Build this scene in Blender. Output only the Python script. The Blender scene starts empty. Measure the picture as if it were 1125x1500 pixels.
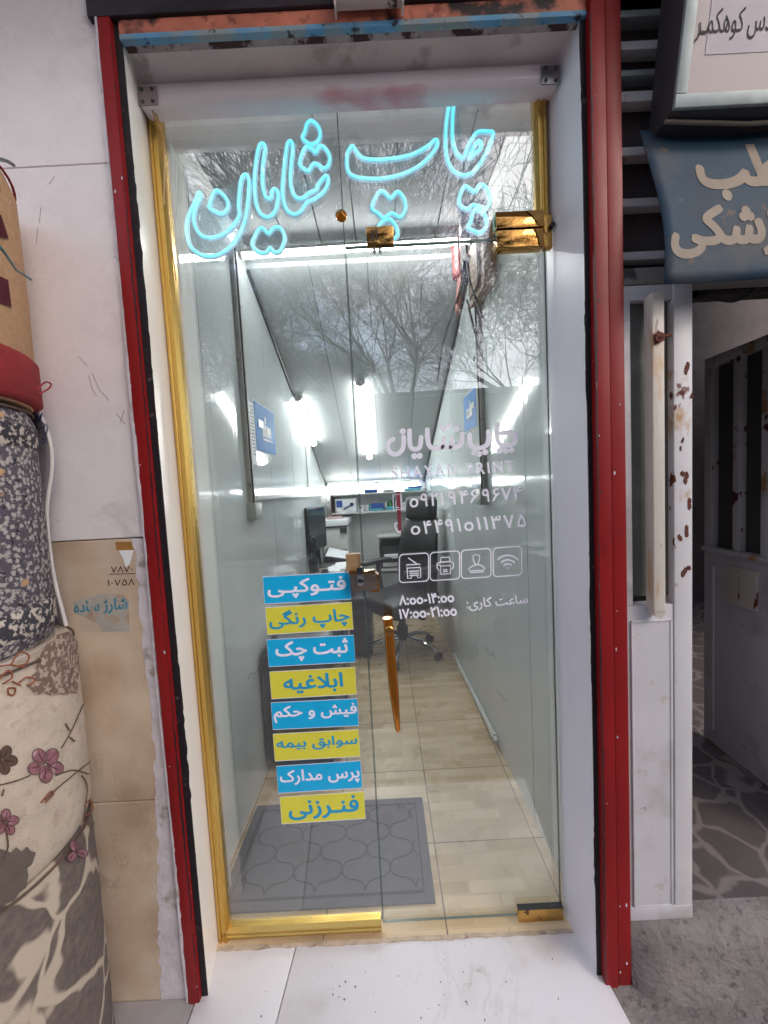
import bpy, bmesh, math, random, re, unicodedata
import numpy as np
from mathutils import Vector, Matrix, noise
from mathutils.geometry import delaunay_2d_cdt
R = math.radians
random.seed(7)
scene = bpy.context.scene
col = scene.collection

# ------------------------------------------------------------------ camera
F, PITCH, ROLL, EYE = 563.0, R(3.74), R(3.0), 1.41
fwd = Vector((0, math.cos(PITCH), -math.sin(PITCH)))
_u = Vector((0, math.sin(PITCH), math.cos(PITCH)))
_r = Vector((1, 0, 0))
CR = _r * math.cos(ROLL) - _u * math.sin(ROLL)
CU = _r * math.sin(ROLL) + _u * math.cos(ROLL)
CP = Vector((0, 0, EYE))
cd = bpy.data.cameras.new('camera')
cd.sensor_fit = 'VERTICAL'; cd.sensor_height = 36; cd.sensor_width = 36
cd.lens = 36 * F / 1500; cd.clip_start = .02; cd.clip_end = 2000
cam = bpy.data.objects.new('camera', cd); col.objects.link(cam)
mw = Matrix((CR, CU, -fwd)).transposed().to_4x4(); mw.translation = CP
cam.matrix_world = mw
scene.camera = cam

# ------------------------------------------------------------------ world, sun, exposure
SUN_EL, SUN_AZ = R(34), R(140)      # azimuth from +Y clockwise: in front of the shop, to the right
w = bpy.data.worlds.new('World'); scene.world = w; w.use_nodes = True
nt = w.node_tree
bg = nt.nodes['Background']
sky = nt.nodes.new('ShaderNodeTexSky'); sky.sky_type = 'NISHITA'; sky.sun_disc = False
sky.sun_elevation = SUN_EL; sky.sun_rotation = SUN_AZ; sky.dust_density = 2.0; sky.air_density = 1.0
tc = nt.nodes.new('ShaderNodeTexCoord')
mp = nt.nodes.new('ShaderNodeMapping'); mp.inputs['Scale'].default_value = (1.2, 1.2, 3.2); mp.inputs['Location'].default_value = (.6, .2, .1)
cn = nt.nodes.new('ShaderNodeTexNoise'); cn.inputs['Scale'].default_value = 1.6; cn.inputs['Detail'].default_value = 7
cr = nt.nodes.new('ShaderNodeValToRGB'); cr.color_ramp.elements[0].position = .42; cr.color_ramp.elements[1].position = .66
mx = nt.nodes.new('ShaderNodeMix'); mx.data_type = 'RGBA'
mx.inputs['B'].default_value = (7.6, 7.7, 8.2, 1)
nt.links.new(tc.outputs['Generated'], mp.inputs['Vector']); nt.links.new(mp.outputs[0], cn.inputs['Vector'])
nt.links.new(cn.outputs[0], cr.inputs[0]); nt.links.new(cr.outputs[0], mx.inputs['Factor'])
nt.links.new(sky.outputs[0], mx.inputs['A']); nt.links.new(mx.outputs['Result'], bg.inputs['Color'])
bg.inputs['Strength'].default_value = .15
sd = bpy.data.lights.new('sun', 'SUN'); sd.energy = .9; sd.angle = R(25); sd.color = (1, .93, .84)
so = bpy.data.objects.new('sun', sd); col.objects.link(so)
sdir = Vector((math.sin(SUN_AZ) * math.cos(SUN_EL), math.cos(SUN_AZ) * math.cos(SUN_EL), math.sin(SUN_EL)))
so.rotation_euler = sdir.to_track_quat('Z', 'Y').to_euler(); so.location = (4, -6, 8)
vs = scene.view_settings
vs.view_transform = 'Standard'; vs.look = 'None'; vs.gamma = 1; vs.use_curve_mapping = False
vs.exposure = 1.1
scene.cycles.max_bounces = 12; scene.cycles.transparent_max_bounces = 24
scene.cycles.glossy_bounces = 6
scene.cycles.use_denoising = True

# ------------------------------------------------------------------ pixel rays -> points on real planes
def ray(x, y): return fwd * F + CR * (x - 562.5) - CU * (y - 750)
def at(x, y, Y): d = ray(x, y); return CP + d * (Y / d.y)
def atz(x, y, Z): d = ray(x, y); return CP + d * ((Z - EYE) / d.z)
def atx(x, y, X): d = ray(x, y); return CP + d * (X / d.x)
def atcyl(x, y, cx, cy, r):
    d = ray(x, y); a = d.x**2 + d.y**2; b = -2 * (d.x * cx + d.y * cy); c = cx * cx + cy * cy - r * r
    disc = b * b - 4 * a * c
    t = (-b - math.sqrt(max(disc, 0))) / (2 * a)
    return CP + d * t

# ------------------------------------------------------------------ materials
def lin(h):
    v = [int(h[i:i + 2], 16) / 255 for i in (0, 2, 4)]
    return tuple(x / 12.92 if x <= .04045 else ((x + .055) / 1.055) ** 2.4 for x in v) + (1,)
class N:
    def __init__(s, name):
        s.m = bpy.data.materials.new(name); s.m.use_nodes = True; s.t = s.m.node_tree
        s.b = s.t.nodes['Principled BSDF']; s._o = None
    def n(s, kind, **kw):
        x = s.t.nodes.new('ShaderNode' + kind)
        for k, v in kw.items():
            if k in x.inputs: x.inputs[k].default_value = v
            else: setattr(x, k, v)
        return x
    def l(s, a, b): s.t.links.new(a, b)
    def obj(s, scale=(1, 1, 1), loc=(0, 0, 0), rot=(0, 0, 0)):
        if not s._o: s._o = s.n('TexCoord')
        m = s.n('Mapping'); m.inputs['Scale'].default_value = scale; m.inputs['Location'].default_value = loc
        m.inputs['Rotation'].default_value = rot
        s.l(s._o.outputs['Object'], m.inputs[0]); return m.outputs[0]
    def noise(s, sc, detail=5, vec=None, rough=.55, dist=0):
        x = s.n('TexNoise'); x.inputs['Scale'].default_value = sc; x.inputs['Detail'].default_value = detail
        x.inputs['Roughness'].default_value = rough; x.inputs['Distortion'].default_value = dist
        s.l(vec or s.obj(), x.inputs['Vector']); return x.outputs[0]
    def ramp(s, v, lo, hi, a=(0, 0, 0, 1), b=(1, 1, 1, 1)):
        x = s.n('ValToRGB'); x.color_ramp.elements[0].position = lo; x.color_ramp.elements[1].position = hi
        x.color_ramp.elements[0].color = a; x.color_ramp.elements[1].color = b
        s.l(v, x.inputs[0]); return x.outputs[0]
    def mix(s, f, a, b, mode='MIX'):
        x = s.n('Mix'); x.data_type = 'RGBA'; x.blend_type = mode
        for k, v in (('Factor', f), ('A', a), ('B', b)):
            if isinstance(v, (tuple, float, int)): x.inputs[k].default_value = v
            else: s.l(v, x.inputs[k])
        return x.outputs['Result']
    def math(s, op, a, b=0.0):
        x = s.n('Math'); x.operation = op
        for i, v in enumerate((a, b)):
            if isinstance(v, (float, int)): x.inputs[i].default_value = v
            else: s.l(v, x.inputs[i])
        return x.outputs[0]
    def color(s, v):
        if isinstance(v, tuple): s.b.inputs['Base Color'].default_value = v
        else: s.l(v, s.b.inputs['Base Color'])
    def bump(s, v, st=.2, d=.01):
        x = s.n('Bump'); x.inputs['Strength'].default_value = st; x.inputs['Distance'].default_value = d
        s.l(v, x.inputs['Height']); s.l(x.outputs[0], s.b.inputs['Normal'])
    def rough(s, v):
        if isinstance(v, (float, int)): s.b.inputs['Roughness'].default_value = v
        else: s.l(v, s.b.inputs['Roughness'])

def mat(name, h, rough=.5, metal=0, var=.12, vs=9, bump=0, bs=60, spots=(), stretch=(1, 1, 1), emit=None, es=1, rvar=.12):
    m = N(name); base = lin(h)
    v = m.obj(stretch)
    dk = tuple(x * (1 - var) for x in base[:3]) + (1,); lt = tuple(min(1, x * (1 + var)) for x in base[:3]) + (1,)
    nz = m.noise(vs, 6, v)
    c = m.mix(m.ramp(nz, .3, .7), dk, lt)
    for i, (h2, sc, lo, hi) in enumerate(spots):
        c = m.mix(m.ramp(m.noise(sc, 6, m.obj(stretch, (3.1 * i + 1.7, 5.2, 1.3))), lo, hi), c, lin(h2))
    m.color(c); m.b.inputs['Metallic'].default_value = metal
    m.rough(m.math('ADD', m.math('MULTIPLY', m.noise(vs * 2.3, 4, v), rvar * 2), max(0.0, rough - rvar)))
    if bump: m.bump(m.noise(bs, 6, v), bump, .006)
    if emit:
        m.b.inputs['Emission Color'].default_value = lin(emit); m.b.inputs['Emission Strength'].default_value = es
    return m.m

def emat(name, rgb, st):
    m = N(name); m.color((.8, .8, .8, 1)); m.b.inputs['Emission Color'].default_value = rgb + (1,)
    m.b.inputs['Emission Strength'].default_value = st; return m.m

def glassmat(name, tint=(.93, .97, .96, 1), ior=1.55, dust=.055):
    m = N(name); m.t.nodes.remove(m.b)
    out = m.t.nodes['Material Output']
    tr = m.n('BsdfTransparent'); tr.inputs[0].default_value = tint
    gl = m.n('BsdfGlossy'); gl.inputs['Roughness'].default_value = 0.0; gl.inputs[0].default_value = (1, 1, 1, 1)
    lw = m.n('LayerWeight'); lw.inputs['Blend'].default_value = .5
    f0 = ((ior - 1) / (ior + 1)) ** 2     # Schlick reflectance of one face, the same from either side
    fac = m.math('ADD', m.math('MULTIPLY', m.math('POWER', lw.outputs['Facing'], 5.0), 1 - f0), f0)
    df = m.n('BsdfDiffuse'); df.inputs[0].default_value = (.75, .78, .8, 1)
    d = m.ramp(m.noise(3.2, 8, m.obj((1, 1, .45)), .65), .42, .8, (dust * .35,) * 3 + (1,), (dust * 2.2,) * 3 + (1,))
    a = m.n('MixShader'); m.l(d, a.inputs[0]); m.l(tr.outputs[0], a.inputs[1]); m.l(df.outputs[0], a.inputs[2])
    b = m.n('MixShader'); m.l(fac, b.inputs[0]); m.l(a.outputs[0], b.inputs[1]); m.l(gl.outputs[0], b.inputs[2])
    m.l(b.outputs[0], out.inputs[0]); return m.m

def marble(name, base, vein, sc=2.2, rough=.18, width=.03, stain=None, amt=.8):
    m = N(name)
    n1 = m.noise(sc, 9, m.obj((1, 1, .6), rot=(.3, .5, .2)), .6, 1.1)
    v = m.ramp(m.math('ABSOLUTE', m.math('SUBTRACT', n1, .5)), 0.0, width, (1, 1, 1, 1), (0, 0, 0, 1))
    gate = m.ramp(m.noise(sc * .9, 3, m.obj(loc=(4, 2, 7))), .5, .68)
    f = m.math('MULTIPLY', m.math('MULTIPLY', v, gate), amt)
    b = lin(base); c = m.mix(m.ramp(m.noise(1.3, 5), .3, .75), tuple(x * .93 for x in b[:3]) + (1,), b)
    c = m.mix(f, c, lin(vein))
    if stain: c = m.mix(m.math('MULTIPLY', m.ramp(m.noise(stain[1], 7, m.obj(loc=(9, 1, 4))), stain[2], stain[3]), .75), c, lin(stain[0]))
    m.color(c); m.rough(m.ramp(m.noise(11, 5), .3, .8, (rough,) * 3 + (1,), (rough + .2,) * 3 + (1,))); return m.m

MT = {}
MT['tile'] = marble('white_marble_tile', 'E4DDE0', 'A89EA2', 2.1, .2, .02, ('CFC6CA', 5, .5, .75), .7)
MT['slab'] = marble('white_marble_slab', 'DCD8DC', 'A69C94', 2.0, .32, .012, ('B9AFA6', 5, .55, .8), .55)
MT['greymarble'] = marble('grey_marble', 'A7A1A2', '6F686A', 2.6, .4, .03, ('8A8280', 5, .5, .75))
MT['beige'] = marble('beige_stone', 'CDBAA6', '8A7464', 4.2, .45, .012, ('9C7E68', 5.5, .42, .74), .45)
MT['lime'] = mat('lime_render', 'C6BFC6', .8, var=.14, vs=14, bump=.5, bs=45, spots=[('9C938E', 18, .58, .66)])
MT['crack'] = mat('joint_grout', 'B0A7A4', .9)
MT['red'] = mat('red_paint', '86171A', .42, var=.14, vs=5, bump=.06, bs=25, spots=[('6E1416', 7, .6, .74), ('C9B8B4', 60, .735, .75)], stretch=(1, 1, .5))
MT['red'].node_tree.nodes['Principled BSDF'].inputs['Specular IOR Level'].default_value = .28
MT['reddark'] = mat('dark_red_paint', '6E1218', .4, var=.15)
MT['black'] = mat('black_gap', '17131A', .6, spots=[('5A4E4A', 30, .62, .7)], bump=.4)
MT['soot'] = mat('sooty_steel', '2A1E2A', .6, spots=[('12090C', 7, .5, .62)], bump=.2)
MT['orange'] = mat('faded_orange_paint', 'C4725A', .6, var=.2, vs=16, spots=[('241318', 8, .56, .64), ('8B4A3C', 30, .58, .66)], bump=.25)
MT['bluestrip'] = mat('chipped_blue_paint', '5F97BE', .6, var=.2, vs=12, spots=[('8C9698', 13, .47, .6), ('2A2628', 26, .58, .64)], bump=.3)
MT['plaster'] = mat('grey_plaster', 'DCD4D4', .75, var=.1, vs=6, bump=.35, bs=30, spots=[('B0A6A6', 9, .6, .72)])
MT['plasterdark'] = mat('peeling_plaster', 'A79A9A', .85, var=.2, vs=20, bump=.6, bs=40, spots=[('4A3234', 17, .5, .56)], stretch=(1, 1, 1))
MT['jambcool'] = mat('cool_shaded_jamb_panel', 'E2DFE8', .3, var=.012, vs=3, rvar=.03)  # right jamb: its cooler, shaded tint is put into the colour
MT['jambwarm'] = mat('warm_lit_jamb_panel', 'EBE3DC', .32, var=.012, vs=3, rvar=.03)  # left jamb: the warm light falling on it is put into the colour
MT['pvcbox'] = mat('glossy_white_casing', 'E4D8DC', .22, var=.05, vs=4, spots=[('D29AA4', 4.5, .52, .64)], stretch=(.6, 1, 2.5))  # pink patches are reflections painted into the casing colour
MT['steel'] = mat('brushed_steel', '9E9AA0', .35, 1, var=.1)
MT['chrome'] = mat('chrome', 'C8C8CC', .12, 1, var=.04, rvar=.05)
MT['gold'] = mat('gold_anodised', 'CDAA5E', .27, .92, var=.01, vs=30, stretch=(1, 1, .02), rvar=.03)
MT['goldpol'] = mat('polished_gold', 'B98A4E', .03, 1, var=.03, rvar=.02)
MT['goldbr'] = mat('worn_brass', 'C49A55', .3, 1, var=.15, spots=[('6A4A30', 40, .6, .68)])
MT['bronze'] = mat('polished_copper', 'C27A30', .16, .95, var=.1, vs=12, rvar=.08)
MT['glass'] = glassmat('clear_glass', (.98, .99, .985, 1), 1.95, .013)
MT['glassedge'] = mat('green_glass_edge', '5A6B69', .2)
MT['acrylic'] = glassmat('acrylic_sheet', (.93, .97, .99, 1), 1.3, .12)
MT['neon'] = emat('neon_core', (.03, .55, .66), .92)
MT['neonside'] = emat('neon_sleeve', (.0, .2, .40), .30)
MT['lamp'] = emat('lamp_tube', (.97, 1, .99), 23)
MT['sblue'] = mat('blue_vinyl', '0AAEE6', .4, var=.03)
MT['syel'] = mat('yellow_vinyl', 'DDD646', .4, var=.03)
MT['slilac'] = mat('white_vinyl_letter', 'ECEAFC', .45, var=.02)
MT['sbl2'] = mat('blue_vinyl_letter', '1597C9', .4, var=.03)
MT['decal'] = mat('white_window_vinyl', 'F0EEFA', .5, var=.02)
def ribbed(name, h, rough, rib, st):
    m = N(name); b = lin(h)
    c = m.mix(m.ramp(m.noise(2.2, 5, m.obj((1, 1, .25))), .3, .7), tuple(x * .9 for x in b[:3]) + (1,), b)
    m.color(c); m.rough(rough)
    m.bump(m.noise(rib, 3, m.obj((1, 1, .02))), st, .003); m.b.inputs['IOR'].default_value = 1.6
    return m.m
MT['pvc'] = ribbed('glossy_wall_panel', 'C2C9C9', .06, 26, .12)
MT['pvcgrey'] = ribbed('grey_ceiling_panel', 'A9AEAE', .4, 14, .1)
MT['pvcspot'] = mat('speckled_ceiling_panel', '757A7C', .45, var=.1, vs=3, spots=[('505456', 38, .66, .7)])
MT['frontceil'] = ribbed('front_ceiling_panel', '757A7C', .45, 14, .05)  # ceiling panel copy, darkened in colour where little lamp light reaches
MT['seam'] = mat('panel_seam', '5C6062', .6)
MT['whitepl'] = mat('white_plastic', 'C9CBC8', .35, var=.05)
MT['greypl'] = mat('grey_plastic', '8F9290', .4, var=.07)
MT['dkgrey'] = mat('dark_grey_plastic', '3A3B3D', .45, var=.1)
MT['blackpl'] = mat('black_plastic', '18191B', .35, var=.1)
MT['leather'] = mat('black_leather', '0B0C0E', .42, var=.15, bump=.15, bs=120)
MT['screen'] = mat('dark_screen', '2A3138', .12)
MT['wood'] = mat('tan_wood', 'B98F5E', .5, var=.15, vs=8, stretch=(1, 1, .15))
MT['brownwood'] = mat('brown_board', '8F7862', .6, var=.06, vs=6)
MT['redbag'] = mat('red_plastic', 'C0221C', .35, var=.2, vs=18)
MT['pinkpl'] = mat('pink_clear_plastic', 'B5706A', .4, var=.1, vs=8)
MT['maroon'] = mat('maroon_post', '8A1F33', .45)
MT['paper'] = mat('white_paper', 'E0E2E6', .7, var=.03)
MT['navy'] = mat('navy_plastic', '1C2C5A', .35)
MT['blueitem'] = mat('blue_card', '2B4FA0', .5)
MT['teal'] = mat('teal_card', '4FA6B8', .5)
MT['green'] = mat('green_plastic', '55D060', .4)
MT['ink'] = mat('black_ink', '221C1E', .7)
MT['tealink'] = mat('teal_print', '2E7F96', .7, var=.3, vs=60, spots=[('B59C86', 45, .52, .6)])
MT['white'] = mat('chipped_white_paint', 'C9C6CA', .45, var=.06, vs=5, bump=.08, bs=30,
                  spots=[('D8D4D6', 4, .5, .7), ('8E7A74', 26, .66, .7), ('B08A62', 11, .60, .68), ('5E2A20', 11, .645, .66)], stretch=(1, 1, .6))
MT['whiteclean'] = mat('dirty_white_paint', 'C2BFC4', .45, var=.08, vs=4, bump=.08, bs=26, spots=[('9A948E', 6, .56, .78), ('A89684', 14, .64, .74), ('3A3230', 50, .70, .72)])
MT['whiterust'] = mat('rusty_white_paint', 'C8C0B6', .5, var=.08, vs=7, bump=.15, bs=40, spots=[('B98A4A', 9, .56, .66), ('6A3426', 14, .62, .65)], stretch=(2, 2, .35))
MT['rust'] = mat('rust', '5E2E22', .85, var=.25, vs=30, bump=.3)
MT['frost'] = mat('grey_frosted_glass', '5F605C', .35, var=.12, vs=5, spots=[('77776F', 8, .55, .7)])
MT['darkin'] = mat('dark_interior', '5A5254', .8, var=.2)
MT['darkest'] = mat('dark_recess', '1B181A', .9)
MT['lbface'] = mat('sign_face', 'B7A9AB', .35, var=.04, vs=3)
MT['lbpaper'] = mat('sign_paper', 'BDB3BC', .5, var=.03)
MT['alum'] = mat('dull_aluminium', '98A0A2', .45, .3, var=.15, vs=22)
MT['lbside'] = mat('dark_sign_side', '37343A', .5)
MT['letter'] = mat('sign_beige_letter', '8F7F70', .6, var=.1, vs=20)
def bluesign():
    m = N('weathered_blue_sheet')
    c = m.mix(m.ramp(m.noise(3.5, 6), .35, .65), lin('132F45'), lin('20465F'))
    c = m.mix(m.ramp(m.noise(5.2, 7, m.obj(loc=(2, 6, 1))), .48, .62), c, lin('43474D'))
    c = m.mix(m.ramp(m.noise(26, 6, m.obj(loc=(7, 6, 1))), .64, .7), c, lin('5E4E46'))
    m.color(c); m.rough(.68); m.bump(m.noise(20, 5), .2, .004); return m.m
MT['bsign'] = bluesign()
MT['pinkprimer'] = mat('pink_primer', 'B36670', .6)
MT['asphalt'] = mat('asphalt', '5A5858', .9, bump=.4, bs=90)
MT['farwall'] = mat('far_wall', '32302E', .9, bump=.2, bs=5)
MT['bark'] = mat('bark', '352E29', .9, var=.2)
MT['foam'] = mat('white_foam', 'CFC8C4', .7, var=.05)
MT['foamshade'] = mat('shaded_foam', '9C959E', .7, var=.06)  # shadowed face of the white foam, shade put into the colour
MT['cable'] = mat('black_cable', '1C1A1C', .5)
MT['clearwire'] = mat('clear_wire', 'B08A50', .3)
MT['tealwire'] = mat('teal_wire', '3B6E78', .5)
def concrete(name, a, b, sc=3.0):
    m = N(name)
    c = m.mix(m.ramp(m.noise(sc, 8), .32, .7), lin(a), lin(b))
    c = m.mix(m.ramp(m.noise(42, 6), .56, .7), c, tuple(x * .6 for x in lin(a)[:3]) + (1,))
    c = m.mix(m.ramp(m.noise(7, 6, m.obj(loc=(3, 8, 1))), .58, .75), c, lin('8C7F70'))
    m.color(c); m.rough(.9)
    m.bump(m.math('ADD', m.noise(8, 9), m.math('MULTIPLY', m.noise(60, 6), .35)), .7, .03); return m.m
MT['concrete'] = concrete('rough_concrete', '6F6866', '8F8886')
MT['stepcon'] = concrete('step_concrete', '726B69', '8E8785', 4)
def floortile():
    m = N('parquet_look_tile')
    tcn = m.n('TexCoord')
    mpn = m.n('Mapping'); mpn.inputs['Location'].default_value = (-.13 / .392, -1.035 / .392, 0); mpn.inputs['Scale'].default_value = (1 / .392,) * 3
    m.l(tcn.outputs['Object'], mpn.inputs[0])
    bk = m.n('TexBrick'); bk.offset = .5; bk.inputs['Scale'].default_value = 1
    for k, v in (('Mortar Size', .012), ('Brick Width', .5), ('Row Height', .125), ('Bias', 0.0), ('Mortar Smooth', .3)): bk.inputs[k].default_value = v
    bk.inputs['Color1'].default_value = lin('D6BF9E'); bk.inputs['Color2'].default_value = lin('B2966E'); bk.inputs['Mortar'].default_value = lin('C4AB88')
    m.l(mpn.outputs[0], bk.inputs['Vector'])
    bk2 = m.n('TexBrick'); bk2.offset = 0; bk2.inputs['Scale'].default_value = 1
    for k, v in (('Mortar Size', .0055), ('Brick Width', 1.0), ('Row Height', 1.0), ('Mortar Smooth', .1)): bk2.inputs[k].default_value = v
    bk2.inputs['Color1'].default_value = (0, 0, 0, 1); bk2.inputs['Color2'].default_value = (0, 0, 0, 1); bk2.inputs['Mortar'].default_value = (1, 1, 1, 1)
    m.l(mpn.outputs[0], bk2.inputs['Vector'])
    c = m.mix(m.ramp(m.noise(5, 7, m.obj((1, .3, 1))), .4, .95), bk.outputs[0], lin('CDBA9C'))
    c = m.mix(m.math('MULTIPLY', m.ramp(m.noise(3, 7, m.obj(loc=(2, 2, 2))), .55, .8), .5), c, lin('8C7A68'))
    c = m.mix(m.ramp(m.noise(38, 3, m.obj(loc=(1, 7, 2))), .76, .78), c, lin('5A4A40'))
    c = m.mix(bk2.outputs[0], c, lin('6E6052'))
    m.color(c); m.rough(m.ramp(m.noise(9, 5), .3, .7, (.22,) * 3 + (1,), (.42,) * 3 + (1,))); return m.m
MT['ftile'] = floortile()
MT['mat'] = mat('grey_rubber_mat', '56575C', .8, var=.1, vs=12, bump=.3, bs=150)
MT['matline'] = mat('dark_mat_groove', '34353A', .95)
# carpets
def carpet_grey():
    m = N('grey_floral_pile')
    v = m.n('TexVoronoi'); v.inputs['Scale'].default_value = 95; m.l(m.obj(), v.inputs['Vector'])
    d = m.math('ADD', v.outputs['Distance'], m.math('MULTIPLY', m.math('SUBTRACT', m.noise(260, 4), .5), 1.0))
    c = m.mix(m.ramp(d, .34, .52), lin('AFA6A2'), lin('57515A'))
    c = m.mix(m.ramp(m.noise(85, 6), .58, .64), c, lin('28262E'))
    v2 = m.n('TexVoronoi'); v2.inputs['Scale'].default_value = 17; m.l(m.obj(), v2.inputs['Vector'])
    c = m.mix(m.ramp(m.math('ADD', v2.outputs['Distance'], m.math('MULTIPLY', m.noise(90, 3), .3)), .27, .31), lin('C09670'), c)
    m.color(c); m.rough(.95); m.bump(m.noise(260, 3), .5, .004); return m.m
MT['cgrey'] = carpet_grey()
MT['cband'] = mat('dark_floral_band', '3A3840', .95, var=.2, spots=[('C4B8AC', 70, .5, .56), ('C99A74', 24, .66, .7)], bump=.4, bs=200)
def carpet_cobble():
    m = N('cobble_pattern_pile')
    n = m.n('TexNoise'); n.inputs['Scale'].default_value = 7; m.l(m.obj(), n.inputs['Vector'])
    va = m.n('VectorMath'); va.operation = 'MULTIPLY_ADD'; va.inputs[1].default_value = (.12, .12, .12)
    m.l(n.outputs['Color'], va.inputs[0]); m.l(m.obj((1, 1, .8)), va.inputs[2])
    v = m.n('TexVoronoi'); v.feature = 'DISTANCE_TO_EDGE'; v.inputs['Scale'].default_value = 6.2; m.l(va.outputs[0], v.inputs['Vector'])
    a = m.mix(m.ramp(m.noise(60, 5), .35, .7), lin('5E524E'), lin('75675F'))
    c = m.mix(m.ramp(v.outputs['Distance'], .022, .045), lin('B7A795'), a)
    m.color(c); m.rough(.95); m.bump(m.noise(260, 3), .5, .004); return m.m
MT['ccob'] = carpet_cobble()
MT['ccream'] = mat('cream_pile', 'C4B3A2', .95, var=.1, vs=22, spots=[('B3A08E', 40, .55, .7)], bump=.45, bs=240)
MT['ctan'] = mat('tan_pile', 'BC9470', .95, var=.12, vs=90, bump=.5, bs=240)
MT['cred'] = mat('red_pile', '8E2A2C', .95, var=.12, vs=40, bump=.5, bs=240)
MT['cdred'] = mat('dark_red_pile', '521620', .95, var=.1, vs=40, bump=.5, bs=240)
MT['cpink'] = mat('pink_petal_pile', '8E5E66', .95, var=.3, vs=70, spots=[('B59296', 50, .55, .68)])
MT['cbrown'] = mat('brown_leaf_pile', '5E4A40', .95, var=.2, vs=60)
MT['cleop'] = mat('speckled_brown_pile', '7A6258', .95, var=.1, spots=[('B59F90', 95, .5, .55)])
MT['corange'] = mat('rust_outline_pile', '8E5238', .95)
MT['cgray'] = mat('grey_brown_pile', '62554F', .95, var=.1, vs=60)
def cobble_floor():
    m = N('flagstone_floor')
    n = m.n('TexNoise'); n.inputs['Scale'].default_value = 6; m.l(m.obj(), n.inputs['Vector'])
    va = m.n('VectorMath'); va.operation = 'MULTIPLY_ADD'; va.inputs[1].default_value = (.14, .14, .14)
    m.l(n.outputs['Color'], va.inputs[0]); m.l(m.obj(), va.inputs[2])
    v = m.n('TexVoronoi'); v.feature = 'DISTANCE_TO_EDGE'; v.inputs['Scale'].default_value = 6.5; m.l(va.outputs[0], v.inputs['Vector'])
    c = m.mix(m.ramp(v.outputs['Distance'], .03, .075), lin('7E7472'), m.mix(m.noise(14, 6), lin('4E4444'), lin('645A5A')))
    m.color(c); m.rough(.7); m.bump(v.outputs['Distance'], .3, .02); return m.m
MT['flag'] = cobble_floor()

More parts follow.
